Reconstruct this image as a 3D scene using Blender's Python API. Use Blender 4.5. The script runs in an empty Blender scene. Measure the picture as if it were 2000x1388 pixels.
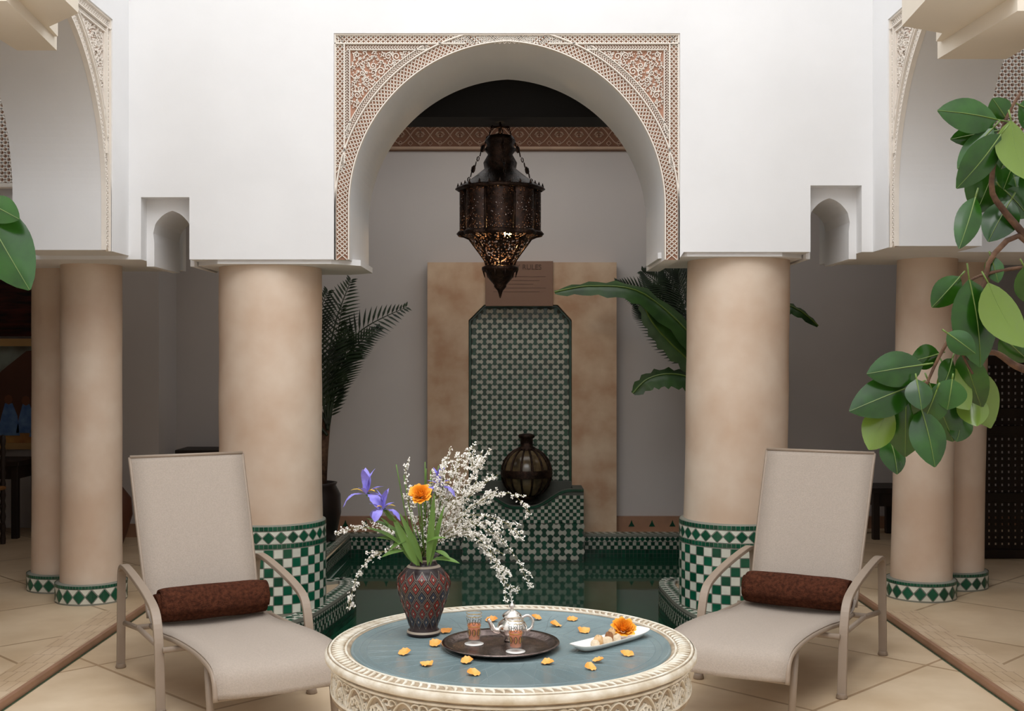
import bpy,bmesh,math,random
from mathutils import Vector,Matrix,noise
random.seed(7)
PI=math.pi
F=2300.;CX=1000.;CY=700.;H=1.4
col=bpy.context.scene.collection
def W(px,py,d): return Vector(((px-CX)*d/F,d,H-(py-CY)*d/F))
def onz(px,py,z):
    return W(px,py,(H-z)*F/(py-CY))
def s(r,g,b):
    return tuple((c/255/12.92 if c/255<=.04045 else ((c/255+.055)/1.055)**2.4) for c in (r,g,b))
# ---------------------------------------------------------------- materials
def mat(name,c,r=.6,metal=0,var=.15,sc=4,bump=0,bs=60,c2=None,island=0,trans=0,spec=.5,emit=None,back=None,alpha_holes=None,stretch=None,alpha=1):
    m=bpy.data.materials.new(name);m.use_nodes=True
    nt=m.node_tree;N=nt.nodes;L=nt.links
    b=N['Principled BSDF']
    b.inputs['Roughness'].default_value=r;b.inputs['Metallic'].default_value=metal
    b.inputs['Specular IOR Level'].default_value=spec;b.inputs['Alpha'].default_value=alpha
    if trans: b.inputs['Transmission Weight'].default_value=trans
    tc=N.new('ShaderNodeTexCoord');src=tc.outputs['Object']
    if stretch:
        mp=N.new('ShaderNodeMapping');mp.inputs['Scale'].default_value=stretch;L.new(src,mp.inputs[0]);src=mp.outputs[0]
    no=N.new('ShaderNodeTexNoise');no.inputs['Scale'].default_value=sc;no.inputs['Detail'].default_value=6
    L.new(src,no.inputs['Vector'])
    rp=N.new('ShaderNodeValToRGB');L.new(no.outputs[0],rp.inputs[0])
    if c2 is None: c2=tuple(x*(1-var) for x in c)
    rp.color_ramp.elements[0].position=.35;rp.color_ramp.elements[1].position=.65
    rp.color_ramp.elements[0].color=(*c2,1);rp.color_ramp.elements[1].color=(*c,1)
    out=rp.outputs[0]
    if island:
        g=N.new('ShaderNodeNewGeometry');mr=N.new('ShaderNodeMapRange');L.new(g.outputs['Random Per Island'],mr.inputs[0])
        mr.inputs[3].default_value=1-island;mr.inputs[4].default_value=1+island*.6
        hs=N.new('ShaderNodeHueSaturation');L.new(mr.outputs[0],hs.inputs['Value']);L.new(out,hs.inputs['Color']);out=hs.outputs[0]
    if back:
        g=N.new('ShaderNodeNewGeometry');mx=N.new('ShaderNodeMix');mx.data_type='RGBA'
        L.new(g.outputs['Backfacing'],mx.inputs[0]);L.new(out,mx.inputs[6]);mx.inputs[7].default_value=(*back,1);out=mx.outputs[2]
    L.new(out,b.inputs['Base Color'])
    if emit:
        b.inputs['Emission Color'].default_value=(*emit[0],1);b.inputs['Emission Strength'].default_value=emit[1]
    if bump:
        n2=N.new('ShaderNodeTexNoise');n2.inputs['Scale'].default_value=bs;n2.inputs['Detail'].default_value=4;L.new(src,n2.inputs['Vector'])
        bp=N.new('ShaderNodeBump');bp.inputs['Strength'].default_value=bump;bp.inputs['Distance'].default_value=.01
        L.new(n2.outputs[0],bp.inputs['Height']);L.new(bp.outputs[0],b.inputs['Normal'])
    if alpha_holes:
        vo=N.new('ShaderNodeTexVoronoi');vo.inputs['Scale'].default_value=alpha_holes[0];L.new(src,vo.inputs['Vector'])
        lt=N.new('ShaderNodeMath');lt.operation='GREATER_THAN';lt.inputs[1].default_value=alpha_holes[1];L.new(vo.outputs['Distance'],lt.inputs[0])
        L.new(lt.outputs[0],b.inputs['Alpha'])
    return m
def floor_mat(name,rot,bw,bh,c1,c2,mort,ms=.012,offset=0.):
    m=bpy.data.materials.new(name);m.use_nodes=True
    nt=m.node_tree;N=nt.nodes;L=nt.links;b=N['Principled BSDF']
    tc=N.new('ShaderNodeTexCoord');mp=N.new('ShaderNodeMapping');mp.inputs['Rotation'].default_value=(0,0,rot)
    L.new(tc.outputs['Object'],mp.inputs[0])
    br=N.new('ShaderNodeTexBrick');br.offset=offset;br.inputs['Scale'].default_value=1
    br.inputs['Brick Width'].default_value=bw;br.inputs['Row Height'].default_value=bh;br.inputs['Mortar Size'].default_value=ms
    br.inputs['Mortar Smooth'].default_value=.3
    br.inputs['Color1'].default_value=(*c1,1);br.inputs['Color2'].default_value=(*c2,1);br.inputs['Mortar'].default_value=(*mort,1)
    L.new(mp.outputs[0],br.inputs['Vector'])
    no=N.new('ShaderNodeTexNoise');no.inputs['Scale'].default_value=2.5;no.inputs['Detail'].default_value=8;L.new(tc.outputs['Object'],no.inputs['Vector'])
    rp=N.new('ShaderNodeValToRGB');rp.color_ramp.elements[0].position=.3;rp.color_ramp.elements[1].position=.7
    rp.color_ramp.elements[0].color=(.78,.71,.62,1);rp.color_ramp.elements[1].color=(1.05,1.04,1.03,1);L.new(no.outputs[0],rp.inputs[0])
    mx=N.new('ShaderNodeMix');mx.data_type='RGBA';mx.blend_type='MULTIPLY';mx.inputs[0].default_value=1
    L.new(br.outputs[0],mx.inputs[6]);L.new(rp.outputs[0],mx.inputs[7]);L.new(mx.outputs[2],b.inputs['Base Color'])
    b.inputs['Roughness'].default_value=.45
    bp=N.new('ShaderNodeBump');bp.inputs['Strength'].default_value=.3;bp.inputs['Distance'].default_value=.004;bp.invert=True
    L.new(br.outputs['Fac'],bp.inputs['Height']);L.new(bp.outputs[0],b.inputs['Normal'])
    return m
M={}
M['plaster']=mat('white_plaster',s(236,236,237),.85,var=.06,sc=1.5,bump=.15,bs=9)
M['cream']=mat('cream_plaster',s(232,222,206),.85,var=.06,sc=2,bump=.1,bs=9)
M['inwall']=mat('interior_wall',s(204,197,193),.9,var=.08,sc=1,bump=.08,bs=8)
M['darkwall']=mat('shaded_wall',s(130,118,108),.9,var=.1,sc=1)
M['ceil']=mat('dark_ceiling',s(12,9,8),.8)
M['stucco']=mat('stucco_relief',s(240,232,222),.85,var=.06,sc=12)
M['stground']=mat('stucco_ground',s(182,138,116),.9,var=.15,sc=10)
M['frieze']=mat('frieze_relief',s(186,156,134),.85)
M['frground']=mat('frieze_ground',s(122,84,64),.9)
M['column']=mat('tadelakt_column',s(230,211,192),.5,c2=s(212,184,160),sc=2.6,bump=.06,bs=14)
M['green']=mat('green_zellige',s(14,92,66),.22,var=.25,sc=20,island=.35)
M['white']=mat('white_zellige',s(226,226,212),.25,var=.1,sc=20,island=.08)
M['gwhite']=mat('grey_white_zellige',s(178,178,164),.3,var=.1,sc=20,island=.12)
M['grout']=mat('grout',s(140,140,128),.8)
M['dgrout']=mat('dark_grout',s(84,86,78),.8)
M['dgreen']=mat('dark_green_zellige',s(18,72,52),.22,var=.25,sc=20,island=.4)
M['brownt']=mat('brown_tile',s(164,124,98),.5,sc=8,island=.1)
M['slab']=mat('pink_plaster_slab',s(214,188,160),.7,c2=s(184,146,116),sc=4,bump=.1,bs=10)
M['water']=mat('pool_water',s(24,72,52),.04,var=.2,sc=2,bump=.06,bs=5,spec=.35)
M['sling']=mat('sling_fabric',s(188,174,161),.85,var=.10,sc=160,bump=.4,bs=420)
M['frame']=mat('taupe_frame',s(160,143,127),.4,var=.05)
M['towel']=mat('towel',s(98,57,40),.98,c2=s(68,38,27),sc=70,bump=.9,bs=180,spec=.1)
M['leaf']=mat('ficus_leaf',s(42,88,20),.2,c2=s(24,60,10),sc=9,back=s(100,124,48),spec=.5)
M['rib']=mat('leaf_rib',s(104,128,56),.4)
M['bark']=mat('bark',s(110,80,58),.8,c2=s(70,46,32),sc=30,bump=.5,bs=60)
M['palm']=mat('palm_green',s(32,50,22),.5,c2=s(16,30,12),sc=8)
M['banana']=mat('banana_leaf',s(56,92,38),.4,c2=s(32,62,24),sc=6)
M['pot']=mat('dark_pot',s(40,30,28),.35)
M['stem']=mat('flower_stem',s(96,130,54),.5)
M['twig']=mat('blossom_twig',s(120,116,66),.6)
M['blossom']=mat('white_blossom',s(252,248,240),.7,var=.03)
M['iris']=mat('iris_petal',s(122,112,214),.55,c2=s(160,152,232),sc=30)
M['yellow']=mat('yellow_spot',s(240,190,40),.5)
M['orange']=mat('orange_petal',s(255,186,60),.6,c2=s(252,160,30),sc=25)
M['petal']=mat('loose_petal',s(255,190,110),.6,c2=s(252,160,60),sc=40)
M['metal']=mat('aged_bronze',s(64,46,36),.4,metal=.8,c2=s(34,24,20),sc=30,bump=.5,bs=120)
M['pierced']=mat('pierced_bronze',s(60,42,34),.42,metal=.7,c2=s(34,24,20),sc=30,alpha_holes=(85,.30))
M['pierced2']=mat('open_pierced_bronze',s(60,42,34),.42,metal=.7,c2=s(34,24,20),sc=30,alpha_holes=(70,.42))
M['silver']=mat('silver',s(246,242,236),.18,metal=1,var=.06,sc=20,bump=.08,bs=90)
M['tray']=mat('tarnished_tray',s(150,134,128),.18,metal=1,c2=s(104,90,86),sc=30,bump=.2,bs=120)
M['vasek']=mat('vase_dark',s(40,24,26),.3,sc=20)
M['vaser']=mat('vase_red',s(146,52,38),.35)
M['vasew']=mat('vase_cream',s(170,156,140),.35)
M['vaseb']=mat('vase_teal',s(60,70,84),.35)
M['tblwhite']=mat('carved_cream',s(236,230,216),.6,c2=s(210,198,176),sc=22,bump=.2,bs=60)
M['tblground']=mat('carved_ground',s(186,168,144),.8,c2=s(150,130,106),sc=20)
M['blue']=mat('blue_top',s(130,148,150),.3,c2=s(112,132,136),sc=6,bump=.12,bs=130)
M['bluerib']=mat('blue_engraving',s(120,136,140),.35)
M['porc']=mat('porcelain',s(246,245,240),.2,var=.03)
M['cookie']=mat('cookie',s(206,162,110),.8,c2=s(226,192,146),sc=60,bump=.5,bs=120)
M['cookie2']=mat('sugared_cookie',s(234,214,184),.9,sc=60,bump=.5,bs=120)
M['choc']=mat('brown_cookie',s(150,100,60),.8,sc=60,bump=.5,bs=120)
M['glass']=mat('clear_glass',s(250,250,250),.03,var=0,alpha=.07,spec=.9)
M['tea']=mat('amber_tea',s(226,124,6),.1,c2=s(190,88,3),sc=20)
M['gold']=mat('gold_paint',s(206,170,80),.3,metal=.6)
M['sign']=mat('brown_sign',s(132,100,82),.5,var=.05)
M['signtext']=mat('sign_lettering',s(92,66,54),.6)
M['wood']=mat('dark_wood',s(46,30,22),.5,c2=s(26,17,12),sc=6,stretch=(1,1,.1))
M['paleframe']=mat('pale_wood',s(190,150,96),.5)
M['rush']=mat('rush_seat',s(150,100,50),.8,sc=40,bump=.5,bs=100)
M['clay']=mat('brown_clay',s(96,54,34),.5)
M['rug']=mat('woven_rug',s(80,34,24),.9,c2=s(24,14,14),sc=9,bump=.5,bs=80,stretch=(.4,1,3))
M['sand']=mat('painted_sand',s(200,150,80),.6,c2=s(150,94,50),sc=5)
M['psky']=mat('painted_sky',s(140,150,140),.6,c2=s(100,90,80),sc=4)
M['pblue']=mat('painted_blue',s(70,104,160),.6,c2=s(110,144,186),sc=14)
M['pdark']=mat('painted_tent',s(90,52,36),.6)
M['skin']=mat('painted_brown',s(120,70,44),.6)
M['glow']=mat('bulb',s(255,220,150),.4,emit=((1,.62,.22),30))
M['jarglass']=mat('jar_amber',s(110,92,64),.2,c2=s(60,50,36),sc=10)
M['slabfloor']=floor_mat('stone_floor',PI/4,.98,.98,s(226,206,178),s(218,196,166),s(180,154,124),.009)
M['slabfloor2']=floor_mat('gallery_floor',PI/4,.8,.8,s(220,198,168),s(212,188,158),s(176,150,120),.009)
M['brick']=floor_mat('bejmat_brick',0,.05,.15,s(220,198,170),s(214,190,160),s(190,164,136),.003,.5)
# ---------------------------------------------------------------- mesh builder
def wm(o):
    m=o.matrix_basis.copy()
    while o.parent: o=o.parent;m=o.matrix_basis@m
    return m
def tag(o,label=None,cat=None,group=None,kind=None):
    if label:o['label']=label
    if cat:o['category']=cat
    if group:o['group']=group
    if kind:o['kind']=kind
    return o
def thing(name,loc,label,cat,group=None,rz=0):
    o=bpy.data.objects.new(name,None);col.objects.link(o);o.location=loc;o.rotation_euler=(0,0,rz)
    o.matrix_basis=Matrix.Translation(Vector(loc))@Matrix.Rotation(rz,4,'Z')
    o.empty_display_size=.05
    return tag(o,label,cat,group)
class MB:
    def __init__(z): z.v=[];z.f=[];z.m=[];z.s=[]
    def add(z,vs,fs,mi=0,sm=False):
        o=len(z.v);z.v+=[tuple(p) for p in vs]
        for f in fs: z.f.append([i+o for i in f]);z.m.append(mi);z.s.append(sm)
        return z
    def box(z,a,b,mi=0):
        x0,y0,z0=a;x1,y1,z1=b
        vs=[(x,y,q) for q in(z0,z1) for y in(y0,y1) for x in(x0,x1)]
        return z.add(vs,[(0,2,3,1),(4,5,7,6),(0,1,5,4),(2,6,7,3),(0,4,6,2),(1,3,7,5)],mi)
    def lathe(z,prof,c=(0,0,0),n=32,mi=0,fn=None,sm=True,cap=False):
        vs=[]
        for r,h in prof:
            for k in range(n):
                a=2*PI*k/n;rr=r*(fn(a,h) if fn else 1)
                vs.append((c[0]+rr*math.cos(a),c[1]+rr*math.sin(a),c[2]+h))
        fs=[(i*n+k,i*n+(k+1)%n,(i+1)*n+(k+1)%n,(i+1)*n+k) for i in range(len(prof)-1) for k in range(n)]
        z.add(vs,fs,mi,sm)
        if cap:
            z.add(vs[:n],[tuple(reversed(range(n)))],mi);z.add(vs[-n:],[tuple(range(n))],mi)
        return z
    def tube(z,pts,r,n=6,mi=0,asp=1.,up=None):
        pts=[Vector(p) for p in pts];k=len(pts)
        if not isinstance(r,(list,tuple)): r=[r]*k
        u=Vector(up) if up else None;vs=[]
        for i,p in enumerate(pts):
            t=(pts[min(i+1,k-1)]-pts[max(i-1,0)])
            if t.length<1e-9:t=Vector((0,0,1))
            t.normalize()
            if u is None: u=t.orthogonal().normalized()
            uu=(u-t*u.dot(t))
            if uu.length<1e-6: uu=t.orthogonal()
            uu.normalize();w=t.cross(uu)
            if not up:u=uu
            for j in range(n):
                a=2*PI*(j+.5)/n
                vs.append(p+uu*math.cos(a)*r[i]*asp+w*math.sin(a)*r[i])
        fs=[(i*n+j,i*n+(j+1)%n,(i+1)*n+(j+1)%n,(i+1)*n+j) for i in range(k-1) for j in range(n)]
        fs+=[tuple(reversed(range(n))),tuple(range((k-1)*n,k*n))]
        return z.add(vs,fs,mi,n>4)
    def extr(z,out,mp,t0,t1,mf=0,ms=0,mb=None,smooth=False):
        n=len(out);a=[mp(p[0],p[1],t0) for p in out];b=[mp(p[0],p[1],t1) for p in out]
        z.add(a+b,[tuple(range(n))],mf);z.add(a+b,[tuple(reversed(range(n,2*n)))],mf if mb is None else mb)
        return z.add(a+b,[(i,n+i,n+(i+1)%n,(i+1)%n) for i in range(n)],ms)
    def ribbon(z,pts,w,h,mp,mi=0):
        pts=[Vector(p) for p in pts];k=len(pts);vs=[]
        for i,p in enumerate(pts):
            t=pts[min(i+1,k-1)]-pts[max(i-1,0)]
            if t.length<1e-9:t=Vector((1,0))
            t.normalize();q=Vector((-t.y,t.x))
            for o,hh in((-.5,0),(-.3,h),(.3,h),(.5,0)):
                e=p+q*o*w;vs.append(mp(e.x,e.y,hh))
        fs=[(i*4+j,i*4+j+1,i*4+j+5,i*4+j+4) for i in range(k-1) for j in range(3)]
        return z.add(vs,fs,mi)
    def leaf(z,base,tip,wd,nrm,bend=0,fold=.15,n=8,mi=0,p=.8,side_curl=0,rib=None,wave=0):
        base=Vector(base);tip=Vector(tip);ax=tip-base;Ln=ax.length;t=ax.normalized();nrm=Vector(nrm);nrm=(nrm-t*nrm.dot(t))
        if nrm.length<1e-5:nrm=t.orthogonal()
        nrm.normalize();sd=t.cross(nrm);vs=[];mid=[]
        for i in range(n+1):
            q=i/n;c=base+ax*q+nrm*bend*Ln*math.sin(PI*q)
            w=wd/2*max(.03,math.sin(PI*min(1,q**p*.995))**.75)
            mid.append(c+nrm*.001)
            for j in(-1,-.5,0,.5,1):
                vs.append(c+sd*w*j+nrm*(abs(j)*fold*w-side_curl*w*j*j+wave*w*math.sin(q*23+j*2)*abs(j)))
        z.add(vs,[(i*5+j,i*5+j+1,i*5+j+6,i*5+j+5) for i in range(n) for j in range(4)],mi,True)
        if rib is not None: z.tube(mid,[.0020*(1-.7*i/n) for i in range(n+1)],4,rib)
        return z
    def build(z,name,mats,parent=None,bevel=0,sub=0,local=False,solid=0):
        me=bpy.data.meshes.new(name)
        if parent is not None and not local:
            iv=wm(parent).inverted();vv=[tuple(iv@Vector(p)) for p in z.v]
        else: vv=z.v
        off=None
        if parent is None and vv:
            xs=[p[0] for p in vv];ys=[p[1] for p in vv];zs=[p[2] for p in vv]
            off=Vector(((min(xs)+max(xs))/2,(min(ys)+max(ys))/2,min(zs)));vv=[(p[0]-off.x,p[1]-off.y,p[2]-off.z) for p in vv]
        me.from_pydata(vv,[],z.f)
        if not isinstance(mats,(list,tuple)): mats=[mats]
        for q in mats: me.materials.append(M[q])
        me.polygons.foreach_set('material_index',z.m);me.polygons.foreach_set('use_smooth',z.s)
        me.validate();me.update()
        o=bpy.data.objects.new(name,me);col.objects.link(o)
        if off is not None:o.location=off;o.matrix_basis=Matrix.Translation(off)
        if parent is not None:o.parent=parent
        if bevel:
            b=o.modifiers.new('b','BEVEL');b.width=bevel;b.segments=2;b.limit_method='ANGLE';b.angle_limit=.6
        if solid:
            b=o.modifiers.new('so','SOLIDIFY');b.thickness=solid
        if sub:
            b=o.modifiers.new('s','SUBSURF');b.levels=sub;b.render_levels=sub
        return o
def struct(name,mb,mats,**k):
    o=mb.build(name,mats,**k);o['kind']='structure';return o
def cr(pts,n):
    pts=[Vector(p) for p in pts];P=[pts[0]]+pts+[pts[-1]];out=[]
    segs=len(pts)-1
    for i in range(n+1):
        t=i/n*segs;k=min(int(t),segs-1);u=t-k;a,b,c,d=P[k],P[k+1],P[k+2],P[k+3]
        out.append(.5*((2*b)+(c-a)*u+(2*a-5*b+4*c-d)*u*u+(3*b-a-3*c+d)*u**3))
    return out
# ---------------------------------------------------------------- tiles
def shrink(p,k):
    cx=sum(q[0] for q in p)/len(p);cy=sum(q[1] for q in p)/len(p)
    return [(cx+(q[0]-cx)*k,cy+(q[1]-cy)*k) for q in p]
def put_tiles(mb,polys,mp,off=.002,k=.9):
    for p,mi in polys:
        q=shrink(p,k);mb.add([mp(a,b,off) for a,b in q],[tuple(range(len(q)))],mi)
def row_checker(L,z0,rows,c,ph=0,g=0,w=1):
    n=max(2,int(round(L/c/2))*2);cw=L/n;out=[]
    for j in range(rows):
        for i in range(n):
            out.append(([(i*cw,z0+j*c),((i+1)*cw,z0+j*c),((i+1)*cw,z0+(j+1)*c),(i*cw,z0+(j+1)*c)],g if (i+j+ph)%2 else w))
    return out
def row_diamond(L,z0,h,cw=None,g=0,w=1):
    cw=cw or h;n=max(1,int(round(L/cw)));cw=L/n;out=[]
    for i in range(n):
        x=i*cw;m=x+cw/2;zm=z0+h/2
        out.append(([(m,z0),(x+cw,zm),(m,z0+h),(x,zm)],g))
        out.append(([(m+.002,z0),(x+cw*1.5-.002,z0),(x+cw,zm-.002)],w));out.append(([(m+.002,z0+h),(x+cw,zm+.002),(x+cw*1.5-.002,z0+h)],w))
    return out
def axe_cells(x0,x1,z0,z1,c,test=None,g=0,w=1,bulge=.28):
    out=[];ni=int(round((x1-x0)/c));nj=int(round((z1-z0)/c));cx=(x1-x0)/ni;cz=(z1-z0)/nj
    for i in range(ni):
        for j in range(nj):
            par=(i+j)%2;sg=1 if par else -1
            mx=x0+(i+.5)*cx;mz=z0+(j+.5)*cz
            if test and not test(mx,mz): continue
            p=[]
            cs=[(-1,-1),(1,-1),(1,1),(-1,1)]
            for e in range(4):
                a=cs[e];b=cs[(e+1)%4]
                for q in range(6):
                    t=q/6;ux=a[0]+(b[0]-a[0])*t;uz=a[1]+(b[1]-a[1])*t
                    bl=math.sin(PI*t)**1.6*bulge*2*.8
                    if e in(0,2): uz+=bl*sg*(-1 if e==0 else 1)
                    else: ux+=bl*(-sg)*(1 if e==1 else -1)
                    p.append((mx+ux*cx/2,mz+uz*cz/2))
            out.append((p,g if par else w))
    return out
# ---------------------------------------------------------------- arches and carving
E=.04
def archcurve(R,zc,zb,n=40):
    th=math.acos(E/(R+E));pts=[(R,zb)]
    pts+=[(-E+(R+E)*math.cos(th*i/n),zc+(R+E)*math.sin(th*i/n)) for i in range(n+1)]
    pts+=[(-p[0],p[1]) for p in reversed(pts[:-1])]
    return pts
def lattice(mb,inner,outer,mp,w=.007,h=.012,k=2):
    n=min(len(inner),len(outer))
    for i in range(n-k):
        mb.ribbon([inner[i],outer[i+k]],w,h,mp);mb.ribbon([outer[i],inner[i+k]],w,h,mp)
def resample_n(c,nn):
    P=[Vector(p) for p in c];ls=[0]
    for i in range(len(P)-1): ls.append(ls[-1]+(P[i+1]-P[i]).length)
    out=[];i=0
    for k in range(nn+1):
        t=ls[-1]*k/nn
        while i<len(P)-2 and ls[i+1]<t:i+=1
        out.append(P[i]+(P[i+1]-P[i])*((t-ls[i])/max(ls[i+1]-ls[i],1e-9)))
    return out
def carve(mb,mp,R,zc,zb,hw,zt):
    n=140
    def cv(off,nn=n):
        c=archcurve(R+off,zc,zb,60);return resample_n(c,nn)
    lattice(mb,cv(.012),cv(.068),mp,.0058,.014,2)
    for o in(.004,.076): mb.ribbon(cv(o,120),.010,.024,mp)
    fb=.054
    for sx in(-1,1):
        z0=zc+.18;m=int((zt-z0)/.026)
        a=[(sx*(hw-.006),z0+(zt-z0)*i/m) for i in range(m+1)];b=[(sx*(hw-fb),z0+(zt-z0)*i/m) for i in range(m+1)]
        lattice(mb,a,b,mp,.0058,.014,2)
        mb.ribbon([(sx*(hw-.005),zb),(sx*(hw-.005),zt)],.011,.024,mp)
        mb.ribbon([(sx*(hw-fb),z0+.05),(sx*(hw-fb),zt-fb)],.009,.024,mp)
    m=int(2*hw/.026)
    lattice(mb,[(-hw+2*hw*i/m,zt-.006) for i in range(m+1)],[(-hw+2*hw*i/m,zt-.05) for i in range(m+1)],mp,.0058,.014,2)
    mb.ribbon([(-hw,zt-.004),(hw,zt-.004)],.012,.022,mp)
    for sx in(-1,1): mb.ribbon([(sx*hw,zt-.052),(sx*.22,zt-.052)],.009,.024,mp)
    def dist(a,b):
        aa=abs(a)+E
        return math.hypot(aa,b-zc)-(R+E) if b>zc else abs(a)-R
    def inside(a,b,mg): return abs(a)<hw-fb-mg and b<zt-.056-mg and dist(a,b)>.08+mg and b>zc+.1
    c=cv(.094,250)
    for i in range(2,len(c)-2):
        p=c[i]
        if inside(p[0],p[1],.005):
            t=(c[i+1]-c[i-1]).normalized();q=Vector((-t.y,t.x))
            mb.ribbon([p-q*.009-t*.006,p+t*.006,p+q*.009-t*.006],.0062,.014,mp)
    c=cv(.108,160)
    run=[]
    for p in c:
        if inside(p[0],p[1],.004): run.append(p)
        else:
            if len(run)>2: mb.ribbon(run,.007,.02,mp)
            run=[]
    if len(run)>2: mb.ribbon(run,.007,.02,mp)
    for sx in(-1,1):
        k=0
        while True:
            a=hw-fb-.016-k*.015
            if not inside(a,zt-.072,.010): break
            mb.ribbon([(sx*(a-.006),zt-.062),(sx*(a+.006),zt-.070),(sx*(a-.006),zt-.078)],.006,.014,mp);k+=1
        mb.ribbon([(sx*(hw-fb-.012),zt-.084),(sx*(hw-fb-.012-k*.015),zt-.084)],.007,.02,mp)
        k=0
        while True:
            b=zt-.09-k*.015
            if not inside(hw-fb-.014,b,.003): break
            mb.ribbon([(sx*(hw-fb-.006),b-.006),(sx*(hw-fb-.014),b+.006),(sx*(hw-fb-.022),b-.006)],.006,.014,mp);k+=1
        mb.ribbon([(sx*(hw-fb-.028),zt-.084),(sx*(hw-fb-.028),zt-.09-k*.015+.05)],.007,.02,mp)
        placed=[];rnd=random.Random(5);tries=0
        while tries<7500:
            tries+=1
            a=rnd.uniform(.1,hw);b=rnd.uniform(zc+.1,zt);r=rnd.choice([.025,.021,.018]) if tries<600 else (rnd.choice([.015,.012]) if tries<2800 else .0072)
            if not(a<hw-fb-.030-r and b<zt-.086-r and dist(a,b)>.110+r): continue
            if any(math.hypot(a-p[0],b-p[1])<(r+p[2])*.9 for p in placed): continue
            placed.append((a,b,r));ph=rnd.uniform(0,6.28);dr=rnd.choice([-1,1])
            pts=[];nn=14 if r>.009 else 8
            for i in range(nn):
                q=i/(nn-1);rr=r*(1-.85*q);an=ph+dr*q*(9.5 if r>.016 else 6.5)
                pts.append((sx*(a+rr*math.cos(an)),b+rr*math.sin(an)))
            mb.ribbon(pts,.0066 if r>.016 else .0056,.013,mp)
            if r>.010:
                for q in range(5):
                    an=ph+q*1.257;mb.ribbon([(sx*(a+r*.95*math.cos(an)),b+r*.95*math.sin(an)),(sx*(a+r*1.35*math.cos(an+.3)),b+r*1.35*math.sin(an+.3))],.006,.012,mp)
D0,D1=6.3,7.17
AX=-.027;R=.845;ZC=2.214;HW=.926;ZT=3.14
XL,XR=-2.05,1.93
zl,zr=1.93,1.97
out=[(-3.7,4.6),(-3.7,zl),(-1.985,zl),(-1.985,2.263),(-1.726,2.263),(-1.726,zl),(AX-HW,zl),(AX-HW,ZT),(AX+HW,ZT),(AX+HW,zl+.01),(AX+HW+.02,zr),(1.597,zr),(1.597,2.326),(1.871,2.326),(1.871,zr),(3.7,zr),(3.7,4.6)]
fm=lambda a,b,t:Vector((a,t,b))
mb=MB();mb.extr(out,fm,D0,D1);struct('wall_facade',mb,'plaster')
for i,(x0,x1,xa,xb,zt,zs,zz) in enumerate([(-1.985,-1.726,-1.950,-1.742,2.263,2.08,zl),(1.597,1.871,1.614,1.836,2.326,2.14,zr)]):
    r=(xb-xa)/2;c=(xa+xb)/2
    arc=[]
    for k in range(21):
        u=-1+k/10;v=abs(u)
        zq=r*1.0*math.sqrt(max(0,1-v**2.2))+r*.18*max(0,1-v*1.4)
        arc.append((c+u*r,zs+zq))
    o=[(x0,zt),(x0,zz-.03),(xa+.006,zz-.03),(xa+.006,zs-.05)]+arc+[(xb-.006,zs-.05),(xb-.006,zz-.03),(x1,zz-.03),(x1,zt)]
    mb=MB();mb.extr(o,fm,6.4,6.9);struct('wall_niche_'+('left','right')[i],mb,'plaster')
def arch_block(name,mp,t0,t1,zb0):
    o=[(HW,ZT),(HW,zb0)]+archcurve(R,ZC,zb0)+[(-HW,zb0),(-HW,ZT)]
    mb=MB();mb.extr(o,mp,t0,t1,0,1,1);return struct(name,mb,['stground','plaster'])
arch_block('wall_arch',lambda a,b,t:Vector((AX+a,t,b)),D0+.03,D1,zl)
mb=MB();carve(mb,lambda a,b,h:Vector((AX+a,D0+.03-h,b)),R,ZC,zl,HW,ZT)
struct('trim_1',mb,'stucco')
def capital(name,x0,x1,y0,y1,z0,z1,ch):
    o=[(x0+ch,y0),(x1-ch,y0),(x1,y0+ch),(x1,y1-ch),(x1-ch,y1),(x0+ch,y1),(x0,y1-ch),(x0,y0+ch)]
    mb=MB();mb.extr(o,lambda a,b,t:Vector((a,b,t)),z0,z1);struct(name,mb,'plaster')
capital('trim_9',-1.72,-.83,6.32,7.15,zl-.022,zl+.01,.14)
capital('trim_10',.80,1.59,6.32,7.15,zr-.022,zr+.01,.14)
YC=5.12
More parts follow.
